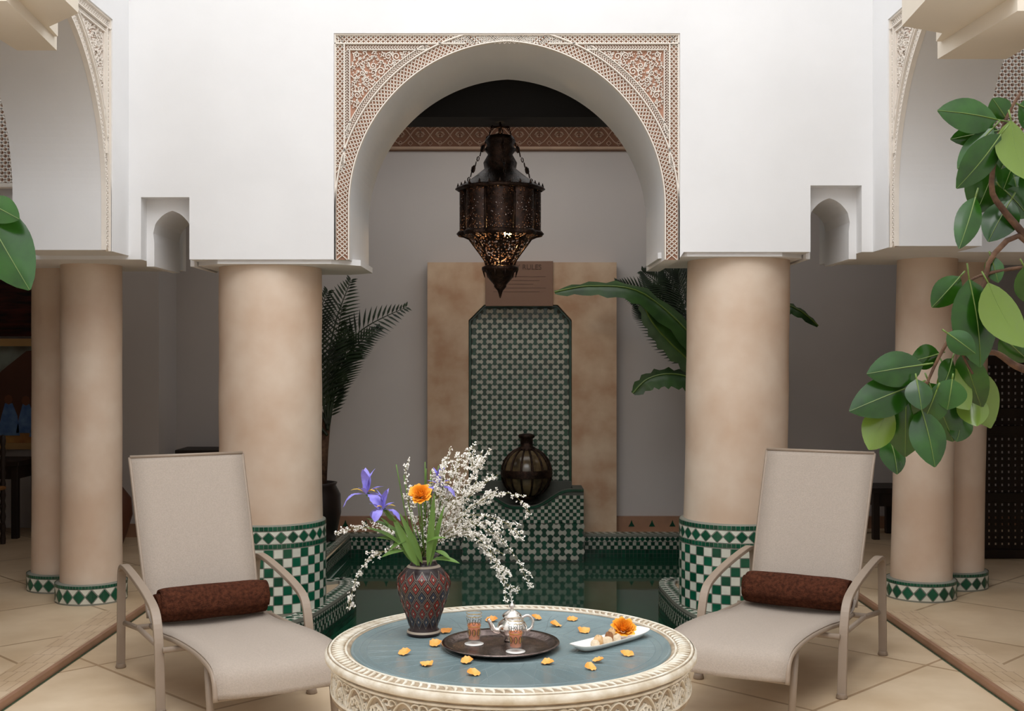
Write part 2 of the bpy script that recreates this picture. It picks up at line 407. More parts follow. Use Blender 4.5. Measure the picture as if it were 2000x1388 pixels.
for sgn,X,th,nm,zb0 in((-1,XL,.48,'left',1.95),(1,XR,.45,'right',1.97)):
    mp=lambda a,b,t,X=X,sgn=sgn:Vector((X+sgn*t,a,b))
    o=[(-3,4.6),(-3,0),(YC-HW,0),(YC-HW,ZT),(YC+HW,ZT),(YC+HW,zb0),(6.3,zb0),(6.3,4.6)]
    mb=MB();mb.extr(o,mp,0,th);struct('wall_'+nm,mb,'plaster')
    arch_block('wall_side_arch_'+nm,lambda a,b,t,X=X,sgn=sgn:Vector((X+sgn*t,YC+a,b)),.03,th,zb0)
    mb=MB();carve(mb,lambda a,b,h,X=X,sgn=sgn:Vector((X+sgn*(.03-h),YC+a,b)),R,ZC,zb0,HW,ZT);struct('trim_'+('2' if sgn<0 else '3'),mb,'stucco')
    mb=MB();x0,x1=sorted((sgn*2.36 if sgn>0 else -2.5,sgn*3.3));z0,z1=2.32,3.1
    mb.box((x0,6.27,z0),(x1,6.305,z1),1)
    mp3=lambda a,b,h:Vector((a,6.27-h,b))
    c=.036
    for k in range(-30,60):
        for dr in(1,-1):
            a=x0+k*c
            p0=(a,z0) if dr>0 else (a,z1)
            p1=(a+(z1-z0),z1) if dr>0 else (a+(z1-z0),z0)
            t0=max(0,(x0-p0[0])/(z1-z0));t1=min(1,(x1-p0[0])/(z1-z0))
            if t1-t0<.02: continue
            mb.ribbon([(p0[0]+(p1[0]-p0[0])*t,p0[1]+(p1[1]-p0[1])*t) for t in(t0,t1)],.012,.012,mp3)
    for q in((x0,z0,x0,z1),(x0,z0,x1,z0),(x0,z1,x1,z1)): mb.ribbon([(q[0],q[1]),(q[2],q[3])],.03,.02,mp3)
    struct('trim_'+('4' if sgn<0 else '5'),mb,['stucco','stground'])
for sgn,pts,nm in((-1,[(-2.05,4.1),(-1.60,4.1),(-1.62,4.4),(-1.80,4.58),(-1.82,4.72),(-2.05,4.72)],'6'),(1,[(1.93,4.1),(1.46,4.1),(1.49,4.5),(1.68,4.6),(1.70,4.72),(1.93,4.72)],'7')):
    mb=MB();mb.extr(pts,lambda a,b,t:Vector((a,b,t)),2.69 if sgn<0 else 2.67,4.6)
    p2=[(sgn*2.0,4.1),(sgn*1.76,4.1),(sgn*(1.84 if sgn<0 else 1.72),4.76),(sgn*2.0,4.76)]
    mb.extr(p2,lambda a,b,t:Vector((a,b,t)),2.645 if sgn<0 else 2.61,2.75)
    struct('trim_'+nm,mb,'cream')
mb=MB();mb.box((-5.2,9.55,-.7),(5.2,9.75,4.6));struct('wall_back',mb,'inwall')
mb=MB();mb.box((-3.56,9.07,0),(-2.72,9.56,3.31));struct('wall_pier',mb,'inwall')
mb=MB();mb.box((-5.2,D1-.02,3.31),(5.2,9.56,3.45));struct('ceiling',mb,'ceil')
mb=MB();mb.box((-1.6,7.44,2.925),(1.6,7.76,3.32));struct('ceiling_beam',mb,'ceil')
for sgn,nm in((-1,'left'),(1,'right')):
    mb=MB();mb.box((sgn*5.2-.1,-3,0),(sgn*5.2+.1,9.6,4.6));struct('wall_outer_'+nm,mb,'darkwall')
    mb=MB();x=sorted((sgn*2.4,sgn*5.2));mb.box((x[0],-3,3.45),(x[1],4.4,3.55));x=sorted((sgn*3.7,sgn*5.2));mb.box((x[0],6.3,3.3),(x[1],7.17,3.45));struct('ceiling_light_block_'+nm,mb,'darkwall')  # unseen gallery roof, put in to cut sky light; gap left open
    x=sorted((sgn*3.7,sgn*5.2));mb=MB();mb.box((x[0],6.3,zl),(x[1],6.5,3.6));struct('wall_gallery_'+nm,mb,'darkwall')
mb=MB();mb.box((-5.2,-3.2,0),(5.2,-3,4.6));struct('wall_unseen_front',mb,'plaster')  # unseen wall behind the camera, added to keep low sky light out of the hall
# ---------------------------------------------------------------- floor and pool
PL=[(0,5.42),(-.6,5.46),(-1.05,5.62),(-1.22,5.85),(-1.2,6.12),(-1.09,6.35),(-1.03,6.65),(-.985,6.95),(-.96,7.2),(-.985,7.36),(-1.06,7.45),(-1.30,7.5),(-1.28,9.3)]
PR=[(0,5.42),(.6,5.46),(1.0,5.62),(1.15,5.85),(1.12,6.12),(.99,6.35),(.93,6.65),(.91,6.95),(.9,7.2),(.93,7.36),(1.0,7.45),(1.33,7.5),(1.33,9.3)]
for nm,P,sg in(('floor_left',PL,-1),('floor_right',PR,1)):
    o=[(sg*2.4,-3),(0,-3)]+P+[(0,9.3),(0,9.6),(sg*2.4,9.6)]
    if sg>0:o.reverse()
    mb=MB();mb.add([(a,b,0) for a,b in o],[tuple(range(len(o)))]);struct(nm,mb,'slabfloor')
    xe=-2.04 if sg<0 else 2.02
    x=sorted((xe,sg*5.2));mb=MB();mb.box((x[0],-3,-.1),(x[1],9.6,.028));struct(nm.replace('floor','floor_gallery'),mb,'slabfloor2')
    x=sorted((xe+sg*.012,xe+sg*.18));mb=MB();mb.box((x[0],-3,0),(x[1],6.4,.031));
    struct(nm.replace('floor','floor_brick_border'),mb,'brick')
    x=sorted((xe-sg*.010,xe+sg*.012));mb=MB();mb.box((x[0],-3,0),(x[1],9.5,.033));struct(nm.replace('floor','floor_edge'),mb,'brownt')
    mb=MB();x=sorted((xe-sg*.012,xe-sg*.020));mb.box((x[0],-3,-.01),(x[1],9.4,.004));struct(nm.replace('floor','floor_green_line'),mb,'dgreen')
WZ=-.17
mb=MB();o=PL+list(reversed(PR[1:]));mb.add([(a,b,WZ) for a,b in o],[tuple(range(len(o)))])
tag(mb.build('pool_water','water'),'still dark green pool water between the two thick columns','water')
full=[Vector(p) for p in reversed(PR[1:])]+[Vector(p) for p in PL]
full=[Vector(p) for p in cr([(p[0],p[1],0) for p in full],150)]
full=[Vector((p.x,p.y)) for p in full]+[Vector((PR[-1][0],9.3))]
import bisect
def pathmap(P,side=1):
    ls=[0]
    for i in range(len(P)-1): ls.append(ls[-1]+(P[i+1]-P[i]).length)
    def at(t):
        t=max(0,min(ls[-1]-1e-6,t));i=max(0,min(len(P)-2,bisect.bisect_right(ls,t)-1));d=(P[i+1]-P[i]).normalized()
        return P[i]+d*(t-ls[i]),Vector((-d.y,d.x))*side
    return at,ls[-1]
at,LP=pathmap(full,side=1)
p,nn=at(LP*.3)
sd=1 if (p+nn*.1-Vector((0,7))).length<(p-Vector((0,7))).length else -1
at,LP=pathmap(full,side=sd)
pool=thing('pool_basin',(0,7.3,0),'sunken pool basin lined with green and white mosaic tiles behind the round table','pool')
def mwall(a,b,h):
    q,n=at(a);q=q+n*h;return Vector((q.x,q.y,b))
mb=MB();K=300
mb.add([mwall(LP*i/K,zz,0) for i in range(K+1) for zz in(-.5,0)],[(2*i,2*i+1,2*i+3,2*i+2) for i in range(K)],2)
put_tiles(mb,row_diamond(LP,-.045,.04,.04),mwall,.003)
put_tiles(mb,row_checker(LP,-.105,2,.029),mwall,.003)
put_tiles(mb,row_checker(LP,-.17,2,.031,0,0,0),mwall,.003)
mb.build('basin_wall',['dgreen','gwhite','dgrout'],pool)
def mrim(a,b,h):
    q,n=at(a);q=q-n*b;return Vector((q.x,q.y,.018+h))
mb=MB()
for b0,b1,z0,z1 in((0,.1,.018,.018),(0,0,0,.018),(.1,.1,.018,0)):
    vs=[]
    for i in range(K+1):
        q,n=at(LP*i/K);vs+=[Vector((q.x-n.x*b0,q.y-n.y*b0,z0)),Vector((q.x-n.x*b1,q.y-n.y*b1,z1))]
    mb.add(vs,[(2*i,2*i+1,2*i+3,2*i+2) for i in range(K)],2)
put_tiles(mb,row_checker(LP,.002,1,.03),mrim,.001);put_tiles(mb,row_diamond(LP,.034,.06,.06),mrim,.001)
mb.build('pool_rim',['green','white','grout'],pool)
# ---------------------------------------------------------------- columns
def column(x,y,r,zt,rb,hb,label,group,lean=0,z0=0,small=False):
    t=thing('small_column' if small else 'large_column',(x,y,z0),label,'column',group)
    mb=MB();L=zt-z0
    prof=[(r*1.02,hb-.01)]+[(r*(1+.006*math.sin(k*1.7)),hb+(L-hb)*k/10) for k in range(1,11)]
    mb.lathe(prof,(0,0,0),64)
    if lean: mb.v=[(a-lean*c,b,c) for a,b,c in mb.v]
    mb.build('shaft','column',t,local=True)
    mb=MB();mb.lathe([(rb,0),(rb,hb-.006),(rb-.01,hb),(r*.9,hb+.004)],(0,0,0),64,2)
    C=2*PI*rb
    mp=lambda a,b,h:Vector(((rb+h)*math.cos(a/rb),(rb+h)*math.sin(a/rb),b))
    if small:
        put_tiles(mb,row_diamond(C,.008,hb-.030,.07),mp,.003);put_tiles(mb,row_checker(C,hb-.02,1,.017,0,0,0),mp,.003)
    else:
        put_tiles(mb,row_checker(C,hb-.03,1,.024,0,0,0),mp,.003)
        put_tiles(mb,row_diamond(C,hb-.1,.066,.066),mp,.003)
        put_tiles(mb,row_checker(C,hb-.126,1,.024,0,0,0),mp,.003)
        n=7;put_tiles(mb,row_checker(C,hb-.13-n*.05,n,.05),mp,.003)
    mb.build('tiled_base',['green','white','grout'],t,local=True)
    return t
column(-1.36,6.64,.285,zl+.0,.306,.50,'thick sand-coloured round column behind the left sun lounger','thick columns flanking the pool')
column(1.253,6.64,.285,zr+.0,.306,.505,'thick sand-coloured round column behind the right sun lounger','thick columns flanking the pool',lean=-.012)
column(-2.40,6.72,.168,zl+.01,.195,.112,'slim sand-coloured column at left, nearer of its pair, behind the left lounger','slim columns at the courtyard corners',z0=.028,small=True)
column(-2.70,7.06,.168,zl+.01,.195,.105,'slim sand-coloured column at far left, half hidden behind its nearer twin','slim columns at the courtyard corners',z0=.028,small=True)
column(2.36,6.80,.168,zr+.01,.195,.11,'slim sand-coloured column at right behind the rubber plant leaves, nearer of its pair','slim columns at the courtyard corners',lean=-.02,z0=.028,small=True)
column(2.67,7.12,.168,zr+.01,.195,.105,'slim sand-coloured column at far right, half hidden behind its nearer twin','slim columns at the courtyard corners',lean=-.02,z0=.028,small=True)
# ---------------------------------------------------------------- back wall: frieze, skirting, fountain
mb=MB();mb.box((-2.2,9.5,3.08),(2.2,9.56,3.31),1)
mp=lambda a,b,h:Vector((a,9.5-h,b))
mb.ribbon([(-2.2,3.095),(2.2,3.095)],.03,.03,mp);mb.ribbon([(-2.2,3.3),(2.2,3.3)],.02,.02,mp)
for k in range(27):
    a=-2.1+k*.16
    for ph in(0,PI):
        mb.ribbon([(a+.16*i/8,3.2+.07*math.sin(ph+PI*i/8)) for i in range(9)],.009,.014,mp)
    for q in range(2):
        cx_=a+.08;pts=[(cx_+(1-2*q)*(.012+.026*(1-i/9))*math.cos(i*.8),3.2+(.008+.026*(1-i/9))*math.sin(i*.8)) for i in range(10)];mb.ribbon(pts,.007,.014,mp)
    for zz in(3.135,3.265):
        for e in(-.0,.08): mb.ribbon([(a+e-.02,zz),(a+e,zz+.018),(a+e+.02,zz),(a+e,zz-.018),(a+e-.02,zz)],.007,.014,mp)
struct('trim_8',mb,['frieze','frground'])
mb=MB();mb.box((-2.6,9.51,0),(4.8,9.56,.125),0)
for k in range(44):
    x=-2.5+k*.165;z=.045
    mb.add([Vector((x-.025,9.505,z)),Vector((x+.025,9.505,z)),Vector((x+.008,9.505,z+.03)),Vector((x,9.505,z+.055)),Vector((x-.008,9.505,z+.03))],[(0,1,2,3,4)],1)
struct('baseboard_back',mb,['brownt','dgreen'])
mb=MB();mb.box((-3.57,9.045,0.02),(-2.70,9.08,.13),0);struct('baseboard_pier',mb,'brownt')
ft=thing('mosaic_fountain',(.07,9.4,0),'tall wall fountain with green and white mosaic panel set in a sandy plaster slab','fountain')
x0,x1=-.347,.478
o=[(-.675,2.168),(-.675,.0),(x0,.0),(x0,1.706),(-.225,1.829),(.366,1.829),(x1,1.706),(x1,.0),(.835,.0),(.835,2.168)]
mb=MB();mb.extr(o,fm,9.40,9.548);mb.build('plaster_slab','slab',ft,bevel=.008)
mb=MB();mb.add([(x0,9.47,.0),(x1,9.47,.0),(x1,9.47,1.85),(x0,9.47,1.85)],[(0,1,2,3)],2)
def tst(a,b):
    return b<1.79 and abs(a-.0655)+max(0,b-1.70)*1.0<.39
put_tiles(mb,axe_cells(x0+.025,x1-.025,.42,1.80,.040,tst,0,1,.30),lambda a,b,h:Vector((a,9.47-h,b)),.003,.94)
for P in([(x0+.010,.4),(x0+.010,1.70),(-.220,1.818),(.361,1.818),(x1-.010,1.70),(x1-.010,.4)],): mb.ribbon(P,.024,.012,lambda a,b,h:Vector((a,9.47-h,b)),0)
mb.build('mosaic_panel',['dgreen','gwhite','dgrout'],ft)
bx0,bx1=-.385,.553;cxm=(bx0+bx1)/2
def topz(x):
    q=abs(x-cxm)/((bx1-bx0)/2)
    return .26 if q<.12 else (.393 if q>.78 else .26+.133*(.5-.5*math.cos(PI*(q-.12)/.66)))
xs=[bx0+(bx1-bx0)*i/40 for i in range(41)]
o=[(bx0,-.3),(bx1,-.3)]+[(x,topz(x)) for x in reversed(xs)]
mb=MB();mb.extr(o,fm,9.08,9.16,2,2)
mpf=lambda a,b,h:Vector((a,9.08-h,b))
put_tiles(mb,axe_cells(bx0,bx1,-.16,.13,.048,None,0,1,.3),mpf,.003,.93)
cells=[]
for p,mi in row_checker(bx1-bx0,.13,10,.027):
    p=[(a+bx0,b) for a,b in p];m=(p[0][0]+p[2][0])/2
    if p[2][1]<topz(m)-.02: cells.append((p,mi))
put_tiles(mb,cells,mpf,.003,.92)
mb.ribbon([(x,topz(x)-.012) for x in xs],.022,.008,mpf,0)
mb.box((bx0,9.16,-.3),(bx0+.08,9.42,.39),2);mb.box((bx1-.08,9.16,-.3),(bx1,9.42,.39),2);mb.box((bx0+.08,9.16,-.3),(bx1-.08,9.47,.245),2)
mb.box((x0,9.40,.0),(x1,9.48,.42),2)
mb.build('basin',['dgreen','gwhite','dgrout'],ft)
sg=thing('safety_sign',(.0575,9.38,1.817),'brown sign board lettered with rules, hung over the top of the mosaic panel','sign')
mb=MB();mb.box((-.212,9.375,1.817),(.327,9.398,2.176));mb.build('board','sign',sg,bevel=.003)
def text(name,body,size,loc,parent,m,align='CENTER'):
    cu=bpy.data.curves.new(name,'FONT');cu.body=body;cu.size=size;cu.align_x=align;cu.extrude=.001
    o=bpy.data.objects.new(name,cu);col.objects.link(o)
    bpy.context.view_layer.update()
    me=bpy.data.meshes.new_from_object(o.evaluated_get(bpy.context.evaluated_depsgraph_get()))
    bpy.data.objects.remove(o)
    q=bpy.data.objects.new(name,me);col.objects.link(q);me.materials.clear();me.materials.append(M[m]);q.parent=parent
    q.location=parent.matrix_basis.inverted()@Vector(loc);q.rotation_euler=(PI/2,0,0);return q
text('lettering','SAFETY RULES',.056,(.0575,9.372,2.11),sg,'signtext')
for k in range(5):
    mb=MB();mb.box((-.15,9.3735,2.05-k*.03),(.27-.05*(k%3),9.376,2.053-k*.03));mb.build('text_line','signtext',sg)
jl=thing('round_lantern',(.115,9.28,.25),'round ribbed metal jar lantern resting in the fountain basin','lantern')
sc=9.28/F
def zy(y,d): return H-(y-CY)*d/F
zc_=zy(923,9.28);rr=49*sc
mb=MB();mb.lathe([(.02,-.21)]+[(rr*.97*math.sin(PI*k/14),-.2*math.cos(PI*k/14)) for k in range(1,13)],(.115,9.28,zc_),32);mb.build('glass_body','jarglass',jl)
mb=MB()
for k in range(14):
    a=2*PI*k/14;mb.tube([(.115+rr*math.sin(PI*q/12)*math.cos(a),9.28+rr*math.sin(PI*q/12)*math.sin(a),zc_-.203*math.cos(PI*q/12)) for q in range(13)],.008,5)
mb.lathe([(.05,-.215),(.1,-.2),(.1,-.18)],(.115,9.28,zc_),24)
mb.lathe([(rr+.005,-.03),(rr+.008,0),(rr+.005,.03)],(.115,9.28,zc_),32)
mb.build('rib_cage','metal',jl)
mb=MB();mb.lathe([(.07,.18),(.07,.2),(.05,.21),(.05,.27),(.065,.28),(.065,.3),(.03,.31),(.0,.31)],(.115,9.28,zc_),24);mb.build('neck','metal',jl)
# ---------------------------------------------------------------- hanging lantern
LX,LY=(977-CX)*7.6/F,7.6;S=7.6/F
def q(y): return zy(y,7.6)
hl=thing('hanging_lantern',(LX,LY,q(580)),'large pierced bronze lantern glowing warmly under the central arch','lantern')
mb=MB();mb.lathe([(8*S,q(262)),(24*S,q(266)),(30*S,q(275)),(26*S,q(285)),(31*S,q(292)),(24*S,q(302)),(33*S,q(318)),(31*S,q(330)),(44*S,q(342)),(60*S,q(354)),(80*S,q(366)),(84*S,q(370)),(78*S,q(374))],(LX,LY,0),48,fn=lambda a,h:1+.05*abs(math.cos(4*a)) if h<q(340) else 1);mb.build('cap','metal',hl)
lob=lambda a,h:.90+.12*abs(math.cos(4*a))
mb=MB();mb.lathe([(78*S,q(370)),(78*S,q(456))],(LX,LY,0),96,fn=lob);mb.build('pierced_body','pierced',hl)
mb=MB()
for y0,y1 in((368,374),(452,462)): mb.lathe([(80*S,q(y0)),(84*S,q((y0+y1)/2)),(80*S,q(y1))],(LX,LY,0),96,fn=lob)
for k in range(8):
    a=PI/8+k*PI/4;r_=80*S*.9;mb.tube([(LX+r_*math.cos(a),LY+r_*math.sin(a),q(y)) for y in(370,458)],.008,6)
for k in range(24):
    a=k*PI/12;r_=81*S*lob(a,0);x,y=LX+r_*math.cos(a),LY+r_*math.sin(a)
    mb.tube([(x,y,q(366)),(x,y,q(358))],[.01,.002],5)
mb.build('frame_bands','metal',hl)
mb=MB();mb.lathe([(76*S,q(460)),(60*S,q(466)),(52*S,q(478)),(40*S,q(494)),(30*S,q(508)),(26*S,q(520))],(LX,LY,0),48);mb.build('pierced_funnel','pierced2',hl)
mb=MB()
for k in range(8):
    a=k*PI/4;mb.tube([(LX+r_*S*math.cos(a),LY+r_*S*math.sin(a),q(y)) for r_,y in((77,460),(61,467),(53,478),(41,494),(31,508),(27,520))],.006,5)
mb.lathe([(26*S,q(517)),(36*S,q(522)),(36*S,q(527)),(28*S,q(532)),(22*S,q(545)),(12*S,q(556)),(12*S,q(560)),(5*S,q(568)),(1*S,q(582))],(LX,LY,0),32)
for k in range(10):
    a=k*PI/5;mb.tube([(LX+33*S*math.cos(a),LY+33*S*math.sin(a),q(527)),(LX+30*S*math.cos(a),LY+30*S*math.sin(a),q(542))],[.008,.002],5)
mb.build('finial','metal',hl)
mb=MB();mb.lathe([(.0,-.03),(.02,-.02),(.026,0),(.018,.025),(.0,.04)],(LX+.05,LY-.02,q(456)),16);mb.build('bulb','glow',hl)
mb=MB()
for k in range(4):
    a=k*PI/2+.15
    for j in range(11):
        t=j/10;r_=(16+46*t)*S;y_=250+102*t;p=Vector((LX+r_*math.cos(a),LY+r_*math.sin(a),q(y_)));d=Vector((math.cos(a)*.2,math.sin(a)*.2,-1)).normalized()
        w=Vector((-math.sin(a),math.cos(a),0)) if j%2 else Vector((math.cos(a),math.sin(a),.2))
        L_=.016 if j not in(4,8) else .022
        mb.tube([p+d*L_*math.cos(i*PI/3)+w*.007*math.sin(i*PI/3) for i in range(7)],.0035 if L_<.02 else .008,4)
mb.tube([(LX,LY,q(262)),(LX,LY,2.926)],.007,6)
mb.tube([(LX-.06,LY,q(248)),(LX+.06,LY,q(248))],.008,6)
mb.build('chain','metal',hl)
pl=bpy.data.lights.new('lantern_light','POINT');pl.energy=14;pl.color=(1,.62,.28);pl.shadow_soft_size=.03
po=bpy.data.objects.new('lantern_light',pl);col.objects.link(po);po.location=(LX,LY,q(462))
# ---------------------------------------------------------------- palms and banana
def frond(mb,pts,ll,n=26,mi=0,t0=.2,droop=.3):
    c=cr(pts,n);mb.tube(c,[.012*(1-.8*i/n) for i in range(n+1)],5,mi)
    for i in range(int(n*t0),n+1):
        t=(c[min(i+1,n)]-c[i-1]).normalized();q_=(i/n-t0)/(1-t0);L_=ll*max(.25,math.sin(PI*min(1,.18+.8*q_)))
        sd=t.cross(Vector((0,-1,.3))).normalized()
        for sgn in(-1,1):
            d=(sd*sgn*.8+t*.75+Vector((0,-.15,-droop*.3))).normalized()
            tip=c[i]+d*L_+Vector((0,0,-droop*L_*.35))
            mb.leaf(c[i],tip,.018,Vector((0,-1,.5)),.05,.2,3,mi,p=.6)
def plant_pot(t,x,y,r,h,name='pot',m='pot'):
    mb=MB();mb.lathe([(r*.62,0),(r*.8,.03),(r,h*.5),(r*.98,h*.8),(r*.8,h*.95),(r*.86,h),(r*.76,h),(r*.72,h*.9),(0,h*.88)],(x,y,0),32);mb.build(name,m,t)
t=thing('potted_palm',(-1.46,8.9,0),'potted palm with arching feathery fronds behind the left thick column','palm')
plant_pot(t,-1.50,8.95,.2,.46)
mb=MB()
mb.tube([W(625,960,8.95),W(630,880,8.95),W(640,800,8.95)],[.05,.045,.03],8,1)
for P,l in(([(640,830),(650,740),(700,650),(792,600)],.22),([(640,830),(640,720),(655,630),(685,548)],.24),([(640,840),(625,740),(615,640),(640,570)],.24),([(642,820),(660,720),(690,680),(740,640)],.16),([(638,830),(600,740),(560,660),(520,640)],.24),([(642,830),(655,760),(672,700),(680,640)],.2),([(640,850),(590,800),(540,780),(500,800)],.2),([(640,840),(650,780),(650,720),(668,600)],.2)):
    frond(mb,[W(a,b,8.9+(a-640)*.0008) for a,b in P],l,34)
mb.build('fronds',['palm','bark'],t)
t=thing('potted_palm',(1.55,9.1,0),'dark palm with stiff spiky fronds rising behind the right thick column','palm')
plant_pot(t,1.55,9.15,.19,.42)
mb=MB();mb.tube([W(1390,980,9.1),W(1370,860,9.1),W(1350,700,9.1)],[.05,.045,.03],8,1)
for P,l in(([(1350,720),(1320,640),(1270,580),(1205,552)],.2),([(1350,720),(1330,620),(1290,560),(1255,530)],.2),([(1350,710),(1340,620),(1320,560),(1295,525)],.22),([(1350,710),(1345,620),(1335,560),(1330,525)],.2),([(1350,720),(1380,640),(1420,590),(1470,580)],.2),([(1350,730),(1310,680),(1275,620),(1240,590)],.18),([(1350,720),(1325,650),(1300,600),(1275,560)],.2)):
    frond(mb,[W(a,b,9.1) for a,b in P],l,34)
mb.build('fronds',['palm','bark'],t)
t=thing('banana_plant',(1.58,8.6,0),'banana plant with broad drooping green leaves poking out beside the right thick column','plant')
plant_pot(t,1.6,8.6,.17,.4)
mb=MB()
mb.tube([W(1425,1000,8.6),W(1415,880,8.6),W(1400,760,8.6)],[.06,.05,.03],8)
def bleaf(P,wd,n_=(0,-.5,1)):
    c=cr([W(a,b,8.6) for a,b in P],22)
    vs=[];n=22
    for i in range(n+1):
        t_=(c[min(i+1,n)]-c[max(i-1,0)]).normalized();nm=Vector(n_);nm=(nm-t_*nm.dot(t_)).normalized();sd=t_.cross(nm)
        q_=i/n;w=wd*.5*max(.04,math.sin(PI*min(.99,.12+.86*q_))**.6) if q_>.15 else .012
        for j in(-1,-.5,0,.5,1): vs.append(c[i]+sd*w*j*(1+.2*math.sin(i*2.3+j))+nm*(-abs(j)*w*.35))
    mb.add(vs,[(i*5+j,i*5+j+1,i*5+j+6,i*5+j+5) for i in range(n) for j in range(4)],0,True)
    mb.tube(c,.006,4,1)
bleaf([(1400,780),(1370,680),(1260,575),(1160,558),(1083,570)],.2,(0,-.9,1))
bleaf([(1400,790),(1360,720),(1310,670),(1275,630),(1252,585)],.16,(0,-1,.2))
bleaf([(1400,800),(1360,745),(1310,730),(1265,740),(1236,768)],.22,(0,-.8,1))
bleaf([(1400,790),(1440,680),(1520,602),(1560,605),(1598,636)],.15,(0,-.8,1))
bleaf([(1400,790),(1420,650),(1470,560),(1500,600)],.16)
mb.build('leaves',['banana','rib'],t)
# ---------------------------------------------------------------- sun loungers
def prof_strip(mb,P,hw0,hw1,mi=0,n=24,sag=.012):
    c=cr([(p[0],0,p[1]) for p in P],n);vs=[]
    for i,p in enumerate(c):
        w=hw0+(hw1-hw0)*i/n
        for j in range(7):
            y=-1+2*j/6
            vs.append(Vector((p.x,y*w,p.z))-Vector((0,0,1))*sag*(1-y*y))
    mb.add(vs,[(i*7+j,i*7+j+1,i*7+j+8,i*7+j+7) for i in range(n) for j in range(6)],mi,True)
SEAT=[(-.03,.30),(.05,.262),(.25,.262),(.5,.29),(.8,.31),(1.0,.305),(1.075,.275),(1.10,.20)]
BACK=[(-.02,.27),(-.10,.45),(-.2,.66),(-.34,.945)]
def lounger(loc,rz,label):
    t=thing('sun_lounger',(0,0,0),label,'sun lounger','sun loungers beside the table')
    mb=MB();prof_strip(mb,BACK,.245,.262,sag=0);mb.build('back_sling','sling',t,local=True,solid=.005)
    mb=MB();prof_strip(mb,SEAT,.25,.25);mb.build('seat_sling','sling',t,local=True,solid=.005)
    mb=MB()
    for sy in(-1,1): mb.tube([Vector((p.x-.006,sy*(.245+.017*i/12),p.z)) for i,p in enumerate(cr([(a,0,b) for a,b in BACK],12))],.008,8)
    mb.tube([(-.343,-.262,.948),(-.343,.262,.948)],.008,8);mb.build('back_frame','frame',t,local=True)
    mb=MB()
    for sy in(-1,1): mb.tube([Vector((p.x,sy*.25,p.z-.010)) for p in cr([(a,0,b) for a,b in SEAT[1:]],20)],.010,8)
    for x,z in((.0,.24),(.5,.25),(1.09,.20)): mb.tube([(x,-.3 if x<1 else -.25,z),(x,.3 if x<1 else .25,z)],.012,8)
    for sy in(-1,1): mb.tube([(-.25,sy*.3,.21),(.0,sy*.29,.235),(.47,sy*.3,.25)],.012,8)
    mb.build('seat_frame','frame',t,local=True)
    for sy in(-1,1):
        mb=MB();P=cr([(-.30,0,0),(-.29,0,.2),(-.282,0,.40),(-.25,0,.462),(-.15,0,.472),(.12,0,.445),(.32,0,.412),(.42,0,.375),(.465,0,.30),(.485,0,.2),(.51,0,0)],48)
        mb.tube([Vector((p.x,sy*.31,p.z)) for p in P],.0135,4,0,asp=1.9,up=(0,1,0));arm=mb.build('arm_loop','frame',t,local=True,bevel=.003)
        mb=MB();mb.tube([(.93,sy*.235,.29),(1.0,sy*.235,.0)],.014,8);mb.build('foot_leg','frame',t,local=True)
        for x in(-.30,.51): mb=MB();mb.lathe([(.02,0),(.024,.004),(.02,.02)],(x,sy*.31,0),12,cap=True);mb.build('foot_cap','frame',arm,local=True)
    t.location=loc;t.rotation_euler=(0,0,rz);t.matrix_basis=Matrix.Translation(Vector(loc))@Matrix.Rotation(rz,4,'Z');return t
rzl=math.atan2(-.875,.485);rzr=math.atan2(-.875,-.485)
LL=(-1.357,5.226,0);LR=(1.335,5.45,0)
lounger(LL,rzl,'beige mesh sun lounger left of the round table with a rolled towel')
lounger(LR,rzr,'beige mesh sun lounger right of the round table, beside the rubber plant')
def towel(loc,rz,label):
    mb=MB();n=84;K=16;L_=.47
    vs=[]
    for k in range(K+1):
        x=-L_/2+L_*k/K
        e=1-.07*(abs(2*k/K-1))**8
        for i in range(n+1):
            th=i/n*2*PI*3.5-1.2;r_=(.010+(.080-.010)*min(1,(i/n)/.86))*e
            r_*=1+.03*noise.noise(Vector((x*9,math.cos(th)*2,math.sin(th)*2)))
            vs.append(Vector((math.sin(th)*r_,x+.012*math.sin(i/n*9)*(1 if k in(0,K) else 0),math.cos(th)*r_*.97+.082)))
    mb.add(vs,[(k*(n+1)+i,k*(n+1)+i+1,(k+1)*(n+1)+i+1,(k+1)*(n+1)+i) for k in range(K) for i in range(n)],0,True)
    o=mb.build('rolled_towel','towel',None,solid=.012)
    o.location=Vector(loc)+Vector((0,0,.004));o.rotation_euler=(0,0,rz)
    return tag(o,label,'towel','rolled brown towels')
def lp(L,rz,x,y,z):return Matrix.Translation(Vector(L))@Matrix.Rotation(rz,4,'Z')@Vector((x,y,z))
towel(lp(LL,rzl,.085,-.0,.262),rzl,'brown rolled towel on the left sun lounger')
towel(lp(LR,rzr,.085,.0,.262),rzr,'brown rolled towel on the right sun lounger')
